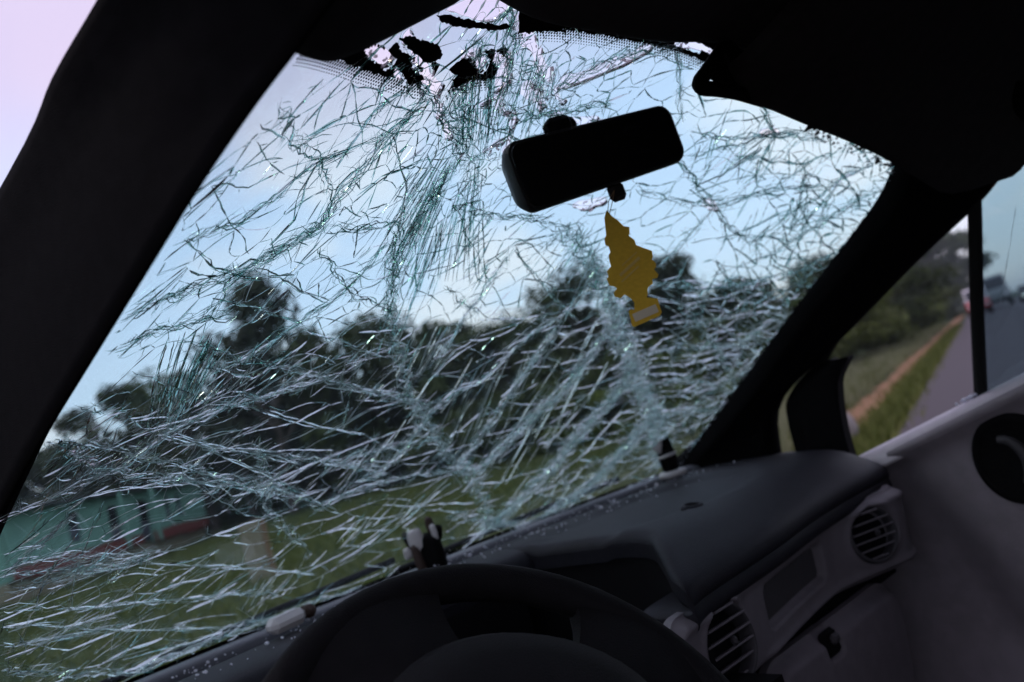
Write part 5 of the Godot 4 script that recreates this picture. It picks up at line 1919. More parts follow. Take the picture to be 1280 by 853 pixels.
func build_roof():
	# headlining, arched across, open at its front edge where the glass has dropped
	var rows := []
	for w in [0.42, 0.37, 0.30, 0.1, -0.4, -1.0, -1.9]:
		var row := PackedVector3Array()
		for i in 13:
			var x := -0.535 + 1.135 * i / 12.0
			row.append(Vector3(x, 1.585 - 0.19 * pow(absf(x) / 0.6, 2.6) + (0.0 if w < 0.4 else -0.004), -w))
		rows.append(row)
	part("headlining", sheet(rows, Vector3(0, 0.02, 0), 2, 2), M.lining, car)
	# console over the mirror: a soft-edged pad at the middle of the header
	rows = []
	for f in [[0.455, 0.020], [0.465, 0.004], [0.462, -0.002], [0.44, 0.0], [0.36, 0.012], [0.2, 0.03]]:
		var row := PackedVector3Array()
		for q in [[-0.275, 1.560], [-0.245, 1.535], [-0.217, 1.521], [-0.176, 1.511], [-0.087, 1.509], [0.006, 1.511], [0.104, 1.522], [0.16, 1.52], [0.24, 1.50]]:
			row.append(p3([q[0], q[1] + f[1], f[0] + 0.005]))
		rows.append(row)
	part("roof_console", sheet(rows, Vector3(0, 0.018, 0), 3, 3), M.lining, car)
	# driver's visor, turned down a little
	rows = []
	for f in [[0.0, 0.014, 0.004], [0.0, 0.0, 0.0], [-0.012, -0.006, 0.0], [-0.10, 0.018, 0.0], [-0.24, 0.055, 0.0]]:
		var row := PackedVector3Array()
		for q in [[-0.505, 1.414, 0.40], [-0.473, 1.421, 0.42], [-0.452, 1.426, 0.43], [-0.435, 1.432, 0.432], [-0.398, 1.451, 0.438], [-0.328, 1.490, 0.45], [-0.295, 1.508, 0.45], [-0.272, 1.53, 0.44]]:
			row.append(p3([q[0], q[1] + f[1], q[2] + f[0] + f[2]]))
		rows.append(row)
	var v := part("sun_visor", sheet(rows, Vector3(0, 0.016, 0), 3, 3), M.visor, car)
	# passenger's visor: a big dark slab, with its hook at the inner end
	rows = []
	for f in [[0.0, 0.016, 0.0], [0.0, 0.0, 0.0], [-0.014, -0.006, 0.0], [-0.12, 0.018, 0.3], [-0.28, 0.06, 0.6]]:
		var row := PackedVector3Array()
		for q in [[0.105, 1.478, 0.462], [0.125, 1.449, 0.46], [0.160, 1.437, 0.456], [0.205, 1.421, 0.45], [0.293, 1.396, 0.442], [0.38, 1.372, 0.44], [0.46, 1.345, 0.44], [0.53, 1.318, 0.43], [0.60, 1.318, 0.37]]:
			row.append(p3([q[0], q[1] + f[1] + (1.50 - q[1]) * f[2], q[2] + f[0]]))
		rows.append(row)
	v = part("sun_visor", sheet(rows, Vector3(0, 0.018, 0), 3, 3), M.visor, car)
	var hook := PackedVector3Array([p3([0.135, 1.527, 0.468]), p3([0.105, 1.505, 0.470]), p3([0.072, 1.482, 0.471]), p3([0.050, 1.467, 0.471]), p3([0.052, 1.460, 0.470]), p3([0.078, 1.459, 0.468]), p3([0.11, 1.455, 0.464]), p3([0.15, 1.445, 0.458])])
	part("hook", tube(spline(hook, 5), [0.0085], 10), M.black, v)
	part("hook_web", sheet([[p3([0.075, 1.486, 0.469]), p3([0.082, 1.476, 0.468]), p3([0.108, 1.467, 0.466]), p3([0.12, 1.458, 0.463])], [p3([0.14, 1.535, 0.466]), p3([0.15, 1.51, 0.465]), p3([0.155, 1.48, 0.462]), p3([0.155, 1.45, 0.458])]], Vector3(0, 0, -0.008), 3, 3), M.black, v)


func come_back(x: float) -> float:              # how far the dash comes back towards the driver near the middle of the car
	return 0.065 * (1.0 - smoothstep(-0.10, 0.42, x))


func pad_profile(x: float) -> PackedVector3Array:
	var e := clampf((x - 0.50) / 0.24, 0.0, 1.2)
	var wb := 1.285 - 0.1 * pow(x / 0.66, 2.0)
	var drop := 0.036 * e * e
	var push := 0.095 * e * e
	var pts := PackedVector3Array()
	for q in [[wb - 0.095, 0.968], [wb - 0.115, 0.976], [1.10, 0.979], [0.98, 0.983], [0.88, 0.984], [0.80, 0.982], [0.755, 0.974], [0.715, 0.957], [0.686, 0.941], [0.677, 0.926], [0.681, 0.914], [0.705, 0.909], [0.76, 0.908]]:
		var f := clampf((1.15 - q[0]) / 0.45, 0.0, 1.0)
		pts.append(Vector3(x, q[1] - drop * f, -(q[0] + push * f - come_back(x) * smoothstep(1.0, 0.70, q[0]))))
	return pts


const VENTS := [[0.462, 0.853, 0.042, 6, -0.42], [0.024, 0.852, 0.048, 6, 0.0]]


func fascia_bend(x: float) -> float:       # its far end turns towards the driver, then round to the door
	var t := maxf(0.0, x - 0.37)
	return -0.45 * t * t / (t + 0.04) + 9.0 * pow(maxf(0.0, x - 0.50), 2.0)


func build_dashboard():
	# top pad from the cowl to the lip over the passenger side; its left side drops into the instrument recess
	var rows := []
	for s in [[0.083, -0.015], [0.085, -0.010], [0.090, -0.005], [0.099, -0.001], [0.115, 0.0], [0.15, 0.0], [0.2, 0.0], [0.3, 0.0], [0.4, 0.0], [0.5, 0.0], [0.58, 0.0], [0.64, 0.0], [0.69, 0.0], [0.72, 0.0], [0.735, -0.03], [0.745, -0.1]]:
		var row := PackedVector3Array()
		var prof := pad_profile(s[0])
		for i in prof.size():            # the near corner reaches further to the left
			row.append(prof[i] + Vector3(-0.115 * smoothstep(4.0, 8.0, i) * (1.0 - smoothstep(0.08, 0.22, s[0])), s[1] if i < 8 else s[1] * 0.5, 0))
		rows.append(row)
	var pad_grid := refine(rows, 5, 4)
	for r in pad_grid.size():                 # a shallow tray in the pad
		var row: PackedVector3Array = pad_grid[r]
		for i in row.size():
			var q := row[i]
			var d := sqrt(pow((q.x - 0.27) / 0.235, 2.0) + pow((-q.z - 0.93) / 0.155, 2.0))
			row[i].y -= 0.006 * (1.0 - smoothstep(0.93, 1.0, d)) * (1.0 if q.y > 0.95 else 0.0)
		pad_grid[r] = row
	var dash := part("dashboard", sheet(pad_grid, Vector3(0, -0.02, 0), 1, 1), M.pad, car)
	rows = []
	var edge := pad_profile(0.084)
	for i in edge.size():
		var q := edge[i] + Vector3(-0.115 * smoothstep(4.0, 8.0, i), 0, 0)
		rows.append(PackedVector3Array([q + Vector3(0.004, -0.013, 0), q + Vector3(0.008, -0.08, 0), Vector3(q.x + 0.01, 0.79, q.z)]))
	part("well_side", sheet(rows.slice(0, 9), Vector3(0.01, 0, 0), 2, 2), M.black_soft, dash)
	# driver's side: the same pad, only a shelf under the glass
	rows = []
	for x in [-0.70, -0.6, -0.45, -0.3, -0.15, 0.0, 0.05, 0.10]:
		var wb := 1.285 - 0.1 * pow(x / 0.66, 2.0)
		rows.append(PackedVector3Array([p3([x, 0.967, wb - 0.095]), p3([x, 0.975, wb - 0.115]), p3([x, 0.977, wb - 0.19]), p3([x, 0.972, wb - 0.24]), p3([x, 0.960, wb - 0.258]), p3([x, 0.945, wb - 0.264])]))
	part("dash_shelf", sheet(rows, Vector3(0, -0.015, -0.004), 3, 3), M.pad, dash)
	part("well_front", box_mesh(Vector3(0.76, 0.18, 0.012), 0.0, Transform3D(Basis(), Vector3(-0.33, 0.865, -1.03))), M.black_soft, dash)
	# the strip along the foot of the glass with its dark groove
	rows = []
	for i in 15:
		var u := -1.0 + 2.0 * i / 14.0
		var q := ws(u, 0.0)
		rows.append(PackedVector3Array([q + Vector3(0, -0.004, 0.012), q + Vector3(0, 0.000, 0.030), q + Vector3(0, 0.001, 0.050), q + Vector3(0, -0.002, 0.068), q + Vector3(0, -0.012, 0.073)]))
	part("defroster_strip", sheet(rows, Vector3(0, -0.012, 0), 2, 3), M.strip, dash)
	rows = []
	for i in 15:
		var u := -1.0 + 2.0 * i / 14.0
		var q := ws(u, 0.0)
		rows.append(PackedVector3Array([q + Vector3(0, -0.016, 0.060), q + Vector3(0, -0.020, 0.085), q + Vector3(0, -0.016, 0.112)]))
	part("groove", sheet(rows, Vector3(0, -0.01, 0), 2, 2), M.black_soft, dash)
	# light sensor: a ring round a dark well
	part("sensor_ring", lathe([[0.0095, -0.012], [0.0095, 0.0012], [0.0115, 0.0035], [0.015, 0.0035], [0.0172, 0.0], [0.0172, -0.004]], Transform3D(Basis(Vector3.RIGHT, 0.14), Vector3(0.203, 0.9815, -0.784)), 24), M.pad, dash)
	part("sensor_well", lathe([[0.0, -0.0005], [0.0098, 0.0005]], Transform3D(Basis(Vector3.RIGHT, 0.14), Vector3(0.203, 0.9822, -0.784)), 20), M.black_soft, dash)
	# two small lugs at the far end of the pad
	for k in 2:
		part("pad_lug", box_mesh(Vector3(0.02, 0.010, 0.028), 0.004, Transform3D(Basis(Vector3.UP, 0.3), Vector3(0.715, 0.948 - 0.010 * k, -(0.90 - 0.055 * k)))), M.trim_dark, dash)
	# dark well of the instruments
	part("instrument_well", box_mesh(Vector3(0.72, 0.03, 0.50), 0.0, Transform3D(Basis(), Vector3(-0.33, 0.80, -0.84))), M.black_soft, dash)
	part("instrument_hood", sheet([[p3([-0.66, 0.88, 0.98]), p3([-0.5, 0.93, 0.98]), p3([-0.36, 0.94, 0.98]), p3([-0.2, 0.92, 0.98]), p3([-0.1, 0.86, 0.98])], [p3([-0.66, 0.86, 0.72]), p3([-0.5, 0.88, 0.70]), p3([-0.36, 0.885, 0.69]), p3([-0.2, 0.87, 0.72]), p3([-0.1, 0.83, 0.76])]], Vector3(0, -0.02, 0), 3, 3), M.black, dash)
	part("lower_dash", box_mesh(Vector3(0.58, 0.20, 0.10), 0.03, Transform3D(Basis(Vector3.RIGHT, -0.3), Vector3(-0.40, 0.68, -0.68))), M.trim_dark, dash)
	part("console", box_mesh(Vector3(0.24, 0.42, 0.16), 0.03, Transform3D(Basis(Vector3.RIGHT, -0.15), Vector3(0.03, 0.565, -0.72))), M.trim_dark, dash)
	# fascia: one moulded panel with a sunk bay, a ledge under it and two round vent seats
	var face := func(x: float, y: float) -> float:
		var w := 0.703 + fascia_bend(x) + 0.10 * (0.84 - y) - come_back(x)
		var rim := rrect(x, y, 0.26, 0.846, 0.335, 0.060, 0.035)
		w += 0.018 * smoothstep(-0.014, 0.0, rim)                       # rounded outline
		w += 0.014 * (1.0 - smoothstep(-0.007, 0.001, rrect(x, y, 0.2475, 0.850, 0.1075, 0.030, 0.014)))   # the bay
		w -= 0.006 * exp(-pow((y - 0.797) / 0.007, 2.0)) * smoothstep(0.10, 0.14, x)  # ledge
		w -= 0.004 * exp(-pow((y - 0.895) / 0.008, 2.0))
		for c in VENTS:
			var d := Vector2(x - c[0], y - c[1]).length()
			w -= 0.004 * exp(-pow((d - c[2] - 0.004) / 0.005, 2.0))
			w += 0.024 * (1.0 - smoothstep(c[2] - 0.004, c[2], d))
		return w
	var keep := func(x: float, y: float) -> float: return rrect(x, y, 0.26, 0.846, 0.335, 0.060, 0.035)
	part("fascia", height_sheet(-0.076, 0.596, 0.785, 0.907, 0.0026, face, keep), M.trim, dash)
	var liner := func(x: float, y: float) -> float: return face.call(x, y) - 0.0012
	var keep3 := func(x: float, y: float) -> float: return rrect(x, y, 0.2475, 0.850, 0.0985, 0.0215, 0.008)
	part("bay_liner", height_sheet(0.14, 0.355, 0.82, 0.88, 0.0026, liner, keep3), M.trim_dark, dash)
	# gap under the fascia
	part("fascia_gap", box_mesh(Vector3(0.46, 0.03, 0.05), 0.0, Transform3D(Basis(), Vector3(0.37, 0.768, -0.755))), M.black_soft, dash)
	part("under_dash", box_mesh(Vector3(0.60, 0.40, 0.30), 0.0, Transform3D(Basis(), Vector3(0.32, 0.60, -0.93))), M.black_soft, dash)
	# air vents: ring, slats, knob
	for c in VENTS:
		var r: float = c[2]
		var at := Vector3(c[0], c[1], -(0.703 - come_back(c[0]) + fascia_bend(c[0])))
		var turned := Basis(Vector3.UP, c[4])
		var x := Transform3D(turned * Basis(Vector3.RIGHT, PI / 2 - 0.1), at)
		var vent := part("air_vent", lathe([[r - 0.005, -0.016], [r - 0.004, 0.004], [r - 0.001, 0.006], [r + 0.002, 0.003], [r + 0.002, -0.006]], x, 40), M.trim_dark, car)
		part("back", lathe([[0.0, -0.0155], [r - 0.003, -0.0155]], x, 30), M.black_soft, vent)
		for k in c[3]:
			var y: float = -r + (k + 0.5) * 2.0 * r / c[3]
			var half := sqrt(maxf(0.0, pow(r - 0.004, 2.0) - y * y))
			part("slat", box_mesh(Vector3(half * 2.0, 0.0028, 0.011), 0.0009, Transform3D(turned * Basis(Vector3.RIGHT, -0.28), at + turned * Vector3(0, y, 0.003 + y * 0.1))), M.trim, vent)
		part("knob", box_mesh(Vector3(0.008, 0.010, 0.010), 0.003, Transform3D(turned, at + turned * Vector3(0.003, 0.002, 0.009))), M.trim_dark, vent)
	# glove box lid with its latch
	var lid := func(x: float, y: float) -> float:
		var d := rrect(x, y, 0.325, 0.675, 0.19, 0.098, 0.045)
		var w := 0.684 + 0.10 * (0.78 - y) + 0.022 * smoothstep(-0.022, 0.0, d)
		w -= 0.010 * exp(-pow((x - 0.325) / 0.2, 2.0) - pow((y - 0.70) / 0.07, 2.0))
		w += 0.010 * (1.0 - smoothstep(-0.006, 0.002, rrect(x, y, 0.287, 0.752, 0.022, 0.021, 0.012)))
		return w
	var keep2 := func(x: float, y: float) -> float: return rrect(x, y, 0.325, 0.675, 0.19, 0.098, 0.045)
	var gb := part("glove_box", height_sheet(0.13, 0.52, 0.575, 0.775, 0.003, lid, keep2), M.trim, car)
	part("latch", box_mesh(Vector3(0.038, 0.036, 0.012), 0.006, Transform3D(Basis(Vector3.RIGHT, -0.1), Vector3(0.287, 0.752, -0.690))), M.black, gb)
	part("latch_button", box_mesh(Vector3(0.020, 0.014, 0.010), 0.004, Transform3D(Basis(Vector3.RIGHT, -0.1), Vector3(0.289, 0.757, -0.6815))), M.trim_dark, gb)


func door_face(w: float, y: float) -> float:
	# how far right the inner face of the passenger door lies
	var sill := 0.929 + 0.27 * (0.783 - w)
	var x := 0.675
	x -= 0.035 * (1.0 - smoothstep(0.0, 0.05, sill - y))                        # shelf at the top bulges inwards
	x -= 0.045 * smoothstep(0.70, 0.58, w + 0.35 * (0.85 - y))                     # rear half stands proud of the hollow front half
	x += 0.018 * exp(-pow((w - 0.80) / 0.12, 2.0) - pow((y - 0.78) / 0.14, 2.0))
	x -= 0.05 * smoothstep(0.62, 0.50, y) * smoothstep(0.9, 0.6, w)              # pocket
	return x


func build_door():
	var rows := []
	var nw := 60
	for i in nw + 1:
		var w := 1.0 - 1.1 * i / nw
		var sill := 0.929 + 0.27 * (0.783 - w)
		var row := PackedVector3Array()
		row.append(Vector3(0.735, sill + 0.004, -w))
		row.append(Vector3(0.70, sill + 0.006, -w))
		row.append(Vector3(0.665, sill + 0.004, -w))
		row.append(Vector3(0.647, sill - 0.004, -w))
		for k in 36:
			var y := lerpf(sill - 0.012, 0.36, pow(k / 35.0, 1.15))
			row.append(Vector3(door_face(w, y), y, -w))
		rows.append(row)
	var d := part("passenger_door", sheet(rows, Vector3(0.02, -0.01, 0), 1, 1), M.door, car)
	rows = []
	for i in 30:
		var w := 0.98 - 1.08 * i / 29.0
		var sill := 0.929 + 0.27 * (0.783 - w)
		rows.append(PackedVector3Array([Vector3(0.722, sill + 0.0085, -w), Vector3(0.70, sill + 0.0105, -w), Vector3(0.668, sill + 0.0085, -w), Vector3(0.650, sill + 0.001, -w), Vector3(0.6405, sill - 0.012, -w), Vector3(0.638, sill - 0.022, -w)]))
	part("window_ledge", sheet(rows, Vector3(0.003, -0.004, 0), 2, 1), M.sill, d)
	part("outer_skin", box_mesh(Vector3(0.03, 0.60, 1.15), 0.01, Transform3D(Basis(), Vector3(0.79, 0.585, -0.45))), M.paint, d)
	# door handle: oval bowl with a pull lever
	var hx := Transform3D(Basis(Vector3(0, 0, 1), PI / 2), Vector3(door_face(0.50, 0.90) - 0.006, 0.905, -0.502))
	var bowl := []
	for p in [[1.12, 0.012], [1.10, -0.006], [1.0, -0.011], [0.90, -0.008], [0.84, -0.005], [0.5, -0.004], [0.0, -0.004]]:
		var row := PackedVector3Array()
		for k in 36:
			var a := TAU * k / 36.0
			row.append(Vector3(hx.origin.x + p[1], 0.907 + sin(a) * 0.064 * p[0], -0.500 + cos(a) * 0.054 * p[0]))
		bowl.append(row)
	var hb := part("handle_bowl", done(smooth_grid(bowl, true)), M.black, d)
	var lv := PackedVector3Array()
	for k in 9:
		var a := lerpf(-0.9, 1.6, k / 8.0)
		lv.append(Vector3(hx.origin.x - 0.010, 0.900 + sin(a) * 0.040, -0.512 + cos(a) * 0.030))
	part("handle_lever", tube(lv, [0.006, 0.008, 0.009, 0.009, 0.009, 0.009, 0.008, 0.007, 0.006], 8), M.trim_dark, hb)
	# window: divider post, frame along the pillar, tinted main pane; the small front pane is gone but for crumbs
	part("window_post", tube(spline(PackedVector3Array([p3([0.628, 1.33, 0.43]), p3([0.642, 1.294, 0.440]), p3([0.668, 1.16, 0.490]), p3([0.695, 1.00, 0.545])]), 4), [0.0105], 10), M.rubber, d)
	part("window_frame", tube(spline(PackedVector3Array([p3([0.708, 0.96, 0.885]), p3([0.705, 1.055, 0.875]), p3([0.706, 1.13, 0.79]), p3([0.700, 1.18, 0.72]), p3([0.686, 1.262, 0.57]), p3([0.670, 1.318, 0.465]), p3([0.656, 1.36, 0.37]), p3([0.645, 1.39, 0.15])]), 4), [0.009], 8), M.rubber, d)
	# the black sail at the front corner of the window
	var sail := []
	var outline := [[1.118, 0.742], [1.119, 0.728], [1.108, 0.738], [1.084, 0.760], [1.060, 0.769], [1.035, 0.776], [1.00, 0.783], [0.968, 0.787], [0.925, 0.790]]
	var fronts := [[1.124, 0.77], [1.122, 0.79], [1.116, 0.81], [1.106, 0.835], [1.088, 0.865], [1.062, 0.892], [1.02, 0.902], [0.98, 0.906], [0.925, 0.91]]
	for k in 4:
		var row := PackedVector3Array()
		for i in outline.size():
			var t := k / 3.0
			row.append(Vector3(0.672 + 0.012 * (1.12 - outline[i][0]) / 0.2 + 0.020 * t - 0.012 * sin(t * PI), lerpf(outline[i][0], fronts[i][0], t), -lerpf(outline[i][1], fronts[i][1], t)))
		sail.append(row)
	part("sail_trim", sheet(sail, Vector3(0.03, 0, -0.004), 3, 3), M.black, d)
	var pane := MB.new()
	var g := PackedVector3Array([p3([0.700, 1.00, 0.540]), p3([0.644, 1.30, 0.432]), p3([0.640, 1.345, 0.35]), p3([0.632, 1.40, 0.0]), p3([0.705, 1.14, 0.0])])
	var off := Vector3(0.004, 0.001, 0)
	for i in range(1, 4):
		pane.tri(g[0] - off, g[i] - off, g[i + 1] - off, Vector3(-1, 0, 0))
		pane.tri(g[0] + off, g[i] + off, g[i + 1] + off, Vector3(1, 0, 0))
	for i in 5:
		var a := g[i]
		var b := g[(i + 1) % 5]
		pane.quad(a - off, b - off, b + off, a + off, (a + b) * 0.5 - (g[0] + g[2] + g[3]) / 3.0)
	part("window_pane", pane.mesh(), M.side_glass, d)
	var crumbs := MB.new()
	for k in 26:
		var w := 0.545 + absf(rng.randfn(0, 0.02))
		var c := Vector3(rng.randf_range(0.662, 0.70), 0.929 + 0.27 * (0.783 - w) + 0.014, -w)
		crumbs.box(Transform3D(Basis(Vector3(rng.randf(), rng.randf(), rng.randf()).normalized(), rng.randf() * 3.0), c), Vector3(0.006, 0.004, 0.005) * rng.randf_range(0.5, 1.2), 0.001)
	var cr := part("glass_crumbs", crumbs.mesh(), M.frost, d)
	cr.set_meta("kind", "stuff")


func build_wheel():
	# local x right, y up along the wheel's face, z towards the driver
	var th := 0.714
	var up := Vector3(0, cos(th), -sin(th))
	var x := Transform3D(Basis(Vector3.RIGHT, up, Vector3.RIGHT.cross(up)), Vector3(-0.41, 0.905, -0.478))
	var ring := PackedVector3Array()
	for k in 72:
		var a := TAU * k / 72.0
		ring.append(x * Vector3(sin(a) * 0.195, cos(a) * 0.195, 0))
	var sw := part("steering_wheel", tube(ring, [0.0158], 16, true), M.wheel, car)
	# four broad spokes; the wheel is turned a little to the right
	for s in [[-32.0, 9.0], [53.0, 92.0], [150.0, 178.0], [250.0, 278.0]]:
		var rows := []
		for j in 9:
			var r := lerpf(0.085, 0.196, j / 8.0)
			var row := PackedVector3Array()
			var flare := 4.0 * pow(absf(j / 4.0 - 1.0), 2.0)
			for i in 13:
				var t := i / 12.0
				var a := deg_to_rad(lerpf(s[0] - flare, s[1] + flare, t))
				row.append(x * Vector3(sin(a) * r, cos(a) * r, 0.006 + 0.008 * sin(t * PI) + 0.010 * (1.0 - j / 8.0)))
			rows.append(row)
		part("spoke", sheet(rows, x.basis.z * -0.020, 1, 1), M.wheel, sw)
	# padded hub: a rounded shield
	var rows := []
	for e in [[0.0, 0.046], [0.45, 0.045], [0.75, 0.041], [0.92, 0.034], [0.985, 0.024], [1.0, 0.012], [0.97, -0.01]]:
		var row := PackedVector3Array()
		for k in 48:
			var a := TAU * k / 48.0
			var turn := deg_to_rad(30.0)
			var r := 0.129 * (1.0 - 0.10 * pow(maxf(0.0, sin(a - turn)), 6.0) - 0.02 * cos(3.0 * (a - turn)))
			row.append(x * Vector3(sin(a) * r * e[0], cos(a) * r * e[0], e[1]))
		rows.append(row)
	part("hub_cover", done(smooth_grid(rows, true)), M.hub, sw)
	part("column", tube(PackedVector3Array([x * Vector3(0, 0, 0.0), x * Vector3(0, 0, -0.10), x * Vector3(0, 0, -0.26)]), [0.05, 0.06, 0.07], 14), M.black, sw)
	part("stalk", tube(PackedVector3Array([x * Vector3(-0.05, 0.0, -0.07), x * Vector3(-0.14, 0.04, -0.06), x * Vector3(-0.19, 0.09, -0.05)]), [0.008, 0.008, 0.011], 8), M.black, sw)


func build_mirror():
	var ax := Vector3(0.232, 0.0365, 0.052)           # along the mirror
	var down := Vector3(0.004, -0.0715, -0.006)
	var z := ax.cross(-down).normalized()              # towards the driver
	var mid := Vector3(-0.015, 1.4315, -0.578)
	var ux := ax.normalized()
	var uy := z.cross(ux).normalized()
	var x := Transform3D(Basis(ux, uy, z), mid)
	var rr := func(hx: float, hy: float, r: float, zz: float, taper: float) -> PackedVector3Array:
		var row := PackedVector3Array()
		for c in [[1, 1, 0.0], [-1, 1, PI / 2], [-1, -1, PI], [1, -1, 1.5 * PI]]:
			for k in 7:
				var a: float = c[2] + PI / 2 * k / 6.0
				var px: float = c[0] * (hx - r) + cos(a) * r
				var py: float = c[1] * (hy - r) + sin(a) * r
				row.append(x * Vector3(px, py * (1.0 + taper * px / hx), zz))
		return row
	var hx := ax.length() * 0.5 + 0.004
	var hy := 0.0385
	var rows := [rr.call(hx * 0.99, hy * 0.97, 0.017, 0.0, -0.05), rr.call(hx, hy, 0.018, -0.004, -0.05), rr.call(hx * 0.995, hy * 0.98, 0.018, -0.014, -0.05), rr.call(hx * 0.94, hy * 0.82, 0.016, -0.030, -0.05), rr.call(hx * 0.7, hy * 0.5, 0.012, -0.038, -0.05)]
	var st := smooth_grid(rows, true)
	for i in rows[4].size():
		for q in [x * Vector3(0, 0, -0.040), rows[4][i], rows[4][(i + 1) % rows[4].size()]]:
			st.add_vertex(q)
	st.set_smooth_group(3)
	for i in rows[0].size():
		for q in [x * Vector3(0, 0, 0.0), rows[0][i], rows[0][(i + 1) % rows[0].size()]]:
			st.add_vertex(q)
	var m := part("rear_view_mirror", done(st), M.mirror_case, car)
	rows = [rr.call(hx * 0.965, hy * 0.90, 0.015, 0.0004, -0.05), rr.call(hx * 0.96, hy * 0.89, 0.015, 0.0014, -0.05)]
	st = smooth_grid(rows, true)
	st.set_smooth_group(3)
	for i in rows[1].size():
		for q in [x * Vector3(0, 0, 0.0014), rows[1][i], rows[1][(i + 1) % rows[1].size()]]:
			st.add_vertex(q)
	part("mirror_glass", done(st), M.mirror_glass, m)
	part("dip_lever", box_mesh(Vector3(0.024, 0.022, 0.012), 0.005, x * Transform3D(Basis(Vector3(0, 0, 1), 0.0), Vector3(0.010, -0.046, -0.012))), M.mirror_case, m)
	part("stem", tube(PackedVector3Array([x * Vector3(-0.028, 0.030, -0.025), x * Vector3(-0.036, 0.044, -0.02), ws(MIRROR_FOOT.x, MIRROR_FOOT.y) + ws_in(MIRROR_FOOT.x, MIRROR_FOOT.y) * 0.004]), [0.016, 0.014, 0.016], 12), M.black, m)
	part("stem_block", box_mesh(Vector3(0.034, 0.024, 0.022), 0.006, x * Transform3D(Basis(), Vector3(-0.036, 0.044, -0.014))), M.black, m)


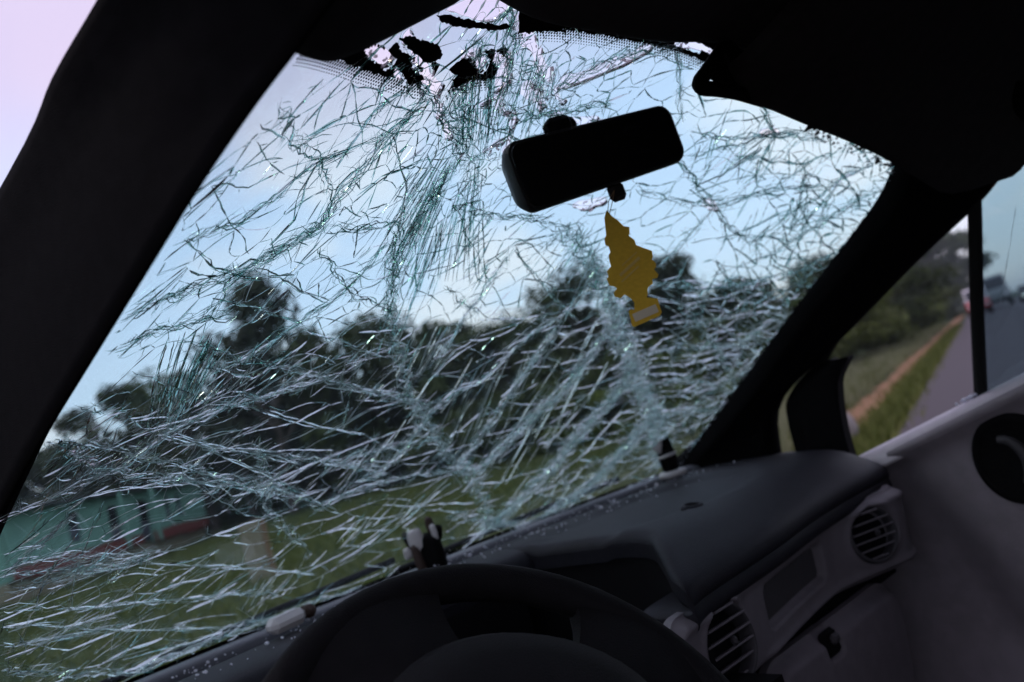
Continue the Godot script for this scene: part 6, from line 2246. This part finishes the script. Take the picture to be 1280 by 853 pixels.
func build_small_things():
	# ---- air freshener on its thread: outline in millimetres in its own plane
	var fb := Basis(Vector3(0.6302, 0, 0.7764), Vector3.UP, Vector3(0.6302, 0, 0.7764).cross(Vector3.UP))
	var fx := Transform3D(fb, Vector3(-0.02, 1.3669, -0.5925))
	var poly := PackedVector2Array()
	for q in [[0, 1], [4, -8], [9, -15], [13, -23], [19, -26], [17, -33], [15, -35], [20, -42], [20, -48], [27, -54], [35, -60], [34, -67], [32, -69], [35, -75], [34, -79], [31, -81], [34, -88], [32, -91], [26, -91], [25, -96], [19, -98], [17, -101], [16, -106], [14, -109], [25, -114], [25, -130], [22, -133], [-9, -137], [-11, -135], [-10, -119], [-8, -117], [-3, -118], [-1, -110], [-3, -105], [-5, -102], [-9, -98], [-14, -101], [-20, -97], [-20, -93], [-15, -89], [-17, -86], [-22, -83], [-23, -75], [-20, -73], [-20, -67], [-16, -64], [-14, -63], [-14, -57], [-13, -50], [-10, -47], [-10, -40], [-13, -37], [-12, -30], [-9, -27], [-7, -17], [-5, -7]]:
		poly.append(Vector2(q[0], q[1]) * 0.001)
	var af := thing("air_freshener", "yellow card air freshener shaped like a fir tree hanging from the mirror", "air freshener", fx.origin)
	var loc := Transform3D(fb, Vector3.ZERO)
	var b := MB.new()
	b.prism(poly, loc, 0.0018)
	part("card", b.mesh(), M.yellow, af)
	var zs := signf(fb.z.dot(Vector3(-0.75, 1.15, 0) - fx.origin))
	b = MB.new()
	b.box(loc * Transform3D(Basis(Vector3(0, 0, 1), 0.115), Vector3(0.0075, -0.1255, zs * 0.0012)), Vector3(0.0285, 0.0095, 0.0005), 0.0)
	part("paper_label", b.mesh(), M.cream, af)
	# worn print: a leaning oblong with two broken lines, too faint to read
	b = MB.new()
	for row in 3:
		b.box(loc * Transform3D(Basis(Vector3(0, 0, 1), 0.45), Vector3(0.004 + row * 0.0022, -0.078 + row * 0.0085, zs * 0.0011)), Vector3([0.026, 0.030, 0.022][row], [0.0016, 0.0034, 0.0012][row], 0.0004))
	part("worn_print", b.mesh(), M.pale_print, af)
	var hang := Vector3(-0.005, 1.389, -0.585) - fx.origin
	for s in [-1.0, 1.0]:
		part("thread", tube(PackedVector3Array([Vector3(0, -0.006, 0) + fb.x * 0.001 * s, hang * 0.5 + fb.x * 0.0025 * s, hang]), [0.0005], 5), M.thread, af)
	# ---- dark ornament with white patches at the foot of the glass, behind the wheel
	var blob := func(parent: Node3D, called: String, m: Material, c: Vector3, r: Vector3, tilt: float, sd: int):
		var nz := FastNoiseLite.new()
		nz.seed = sd
		nz.frequency = 0.9
		var rows := []
		for j in 13:
			var row := PackedVector3Array()
			for i in 18:
				var a := TAU * i / 18.0
				var e := PI * (j / 12.0 - 0.5)
				var d := Vector3(cos(a) * cos(e), sin(e), sin(a) * cos(e))
				d = d * pow(maxf(absf(d.x), maxf(absf(d.y), absf(d.z))), -0.45)
				row.append(c + (d * r * (1.0 + 0.16 * nz.get_noise_3dv(d * 1.3))).rotated(Vector3(0, 0, 1), tilt))
			rows.append(row)
		part(called, done(smooth_grid(rows, true)), m, parent)
	var o := thing("ornament", "small black and white animal ornament at the foot of the glass behind the steering wheel", "ornament", Vector3(0.020, 0.980, -1.205), deg_to_rad(-44.0), "ornaments on the dashboard")
	blob.call(o, "body", M.toy_black, Vector3(0.006, 0.020, 0), Vector3(0.021, 0.036, 0.020), 0.05, 1)
	blob.call(o, "shoulder", M.brown, Vector3(-0.014, 0.012, 0.016), Vector3(0.008, 0.032, 0.008), 0.1, 2)
	blob.call(o, "chest", M.white_plastic, Vector3(-0.012, 0.048, 0.008), Vector3(0.014, 0.022, 0.010), 0.2, 3)
	blob.call(o, "head", M.toy_black, Vector3(-0.024, 0.050, 0.004), Vector3(0.008, 0.020, 0.010), 0.35, 4)
	blob.call(o, "ear", M.brown, Vector3(0.015, 0.064, 0.0), Vector3(0.007, 0.019, 0.008), 0.1, 5)
	blob.call(o, "muzzle", M.white_plastic, Vector3(-0.031, 0.032, 0.006), Vector3(0.008, 0.010, 0.008), 0.0, 6)
	blob.call(o, "ear", M.toy_black, Vector3(0.024, 0.050, 0.0), Vector3(0.008, 0.014, 0.008), -0.3, 7)
	blob.call(o, "cheek", M.white_plastic, Vector3(0.020, 0.054, 0.008), Vector3(0.005, 0.014, 0.006), 0.1, 8)
	o = thing("ornament", "small black ornament with raised white arms in the far corner of the dashboard", "ornament", Vector3(0.580, 0.982, -1.118), deg_to_rad(-50.0), "ornaments on the dashboard")
	part("foot", lathe([[0.0, 0.0], [0.028, 0.0], [0.030, 0.006], [0.026, 0.011], [0.0, 0.011]], Transform3D(), 24), M.white_plastic, o)
	blob.call(o, "body", M.toy_black, Vector3(0.0, 0.034, 0), Vector3(0.019, 0.026, 0.016), 0.0, 11)
	part("belt", lathe([[0.0155, 0.0], [0.0205, 0.001], [0.0205, 0.006], [0.0155, 0.007]], Transform3D(Basis(Vector3(0, 0, 1), 0.1), Vector3(0.0, 0.040, 0)), 20), M.white_plastic, o)
	blob.call(o, "head", M.toy_black, Vector3(0.002, 0.066, 0), Vector3(0.013, 0.020, 0.012), 0.1, 12)
	blob.call(o, "arm", M.white_plastic, Vector3(-0.009, 0.069, 0.010), Vector3(0.006, 0.016, 0.006), -0.3, 13)
	blob.call(o, "arm", M.white_plastic, Vector3(-0.017, 0.062, 0.008), Vector3(0.005, 0.014, 0.005), 0.6, 14)
	# ---- white plastic piece with a brown end on the shelf
	var wt := Transform3D(Basis(Vector3.UP, 0.10) * Basis(Vector3(0, 0, 1), 0.04), Vector3.ZERO)
	var pc := thing("plastic_piece", "short white plastic piece with a brown end lying by the left of the steering wheel", "plastic piece", Vector3(-0.268, 0.981, -1.150), 0.0)
	part("cap", box_mesh(Vector3(0.056, 0.022, 0.030), 0.008, wt * Transform3D(Basis(), Vector3(0, 0.011, 0))), M.white_plastic, pc)
	part("end", box_mesh(Vector3(0.020, 0.018, 0.026), 0.006, wt * Transform3D(Basis(), Vector3(0.036, 0.011, 0))), M.brown, pc)
	# ---- glass crumbs fallen on the dash
	var cb := MB.new()
	for k in 280:
		var x := rng.randf_range(-0.5, 0.62)
		var w := 1.285 - 0.1 * pow(x / 0.66, 2.0) - 0.10 - absf(rng.randfn(0, 0.07))
		if x < 0.05:
			w = maxf(w, 1.285 - 0.1 * pow(x / 0.66, 2.0) - 0.21)
		var s := 0.0016 * exp(rng.randfn(0, 0.5))
		cb.box(Transform3D(Basis(Vector3(rng.randf() + 0.1, rng.randf(), rng.randf()).normalized(), rng.randf() * 3.0), Vector3(x, 0.981 + s * 0.3, -w)), Vector3(s, s * 0.7, s * 1.3), s * 0.15)
	var gl := solo("glass_crumbs", cb.mesh(), M.frost, "tiny crumbs of broken glass strewn on the dashboard below the windshield", "broken glass")
	gl.set_meta("kind", "stuff")
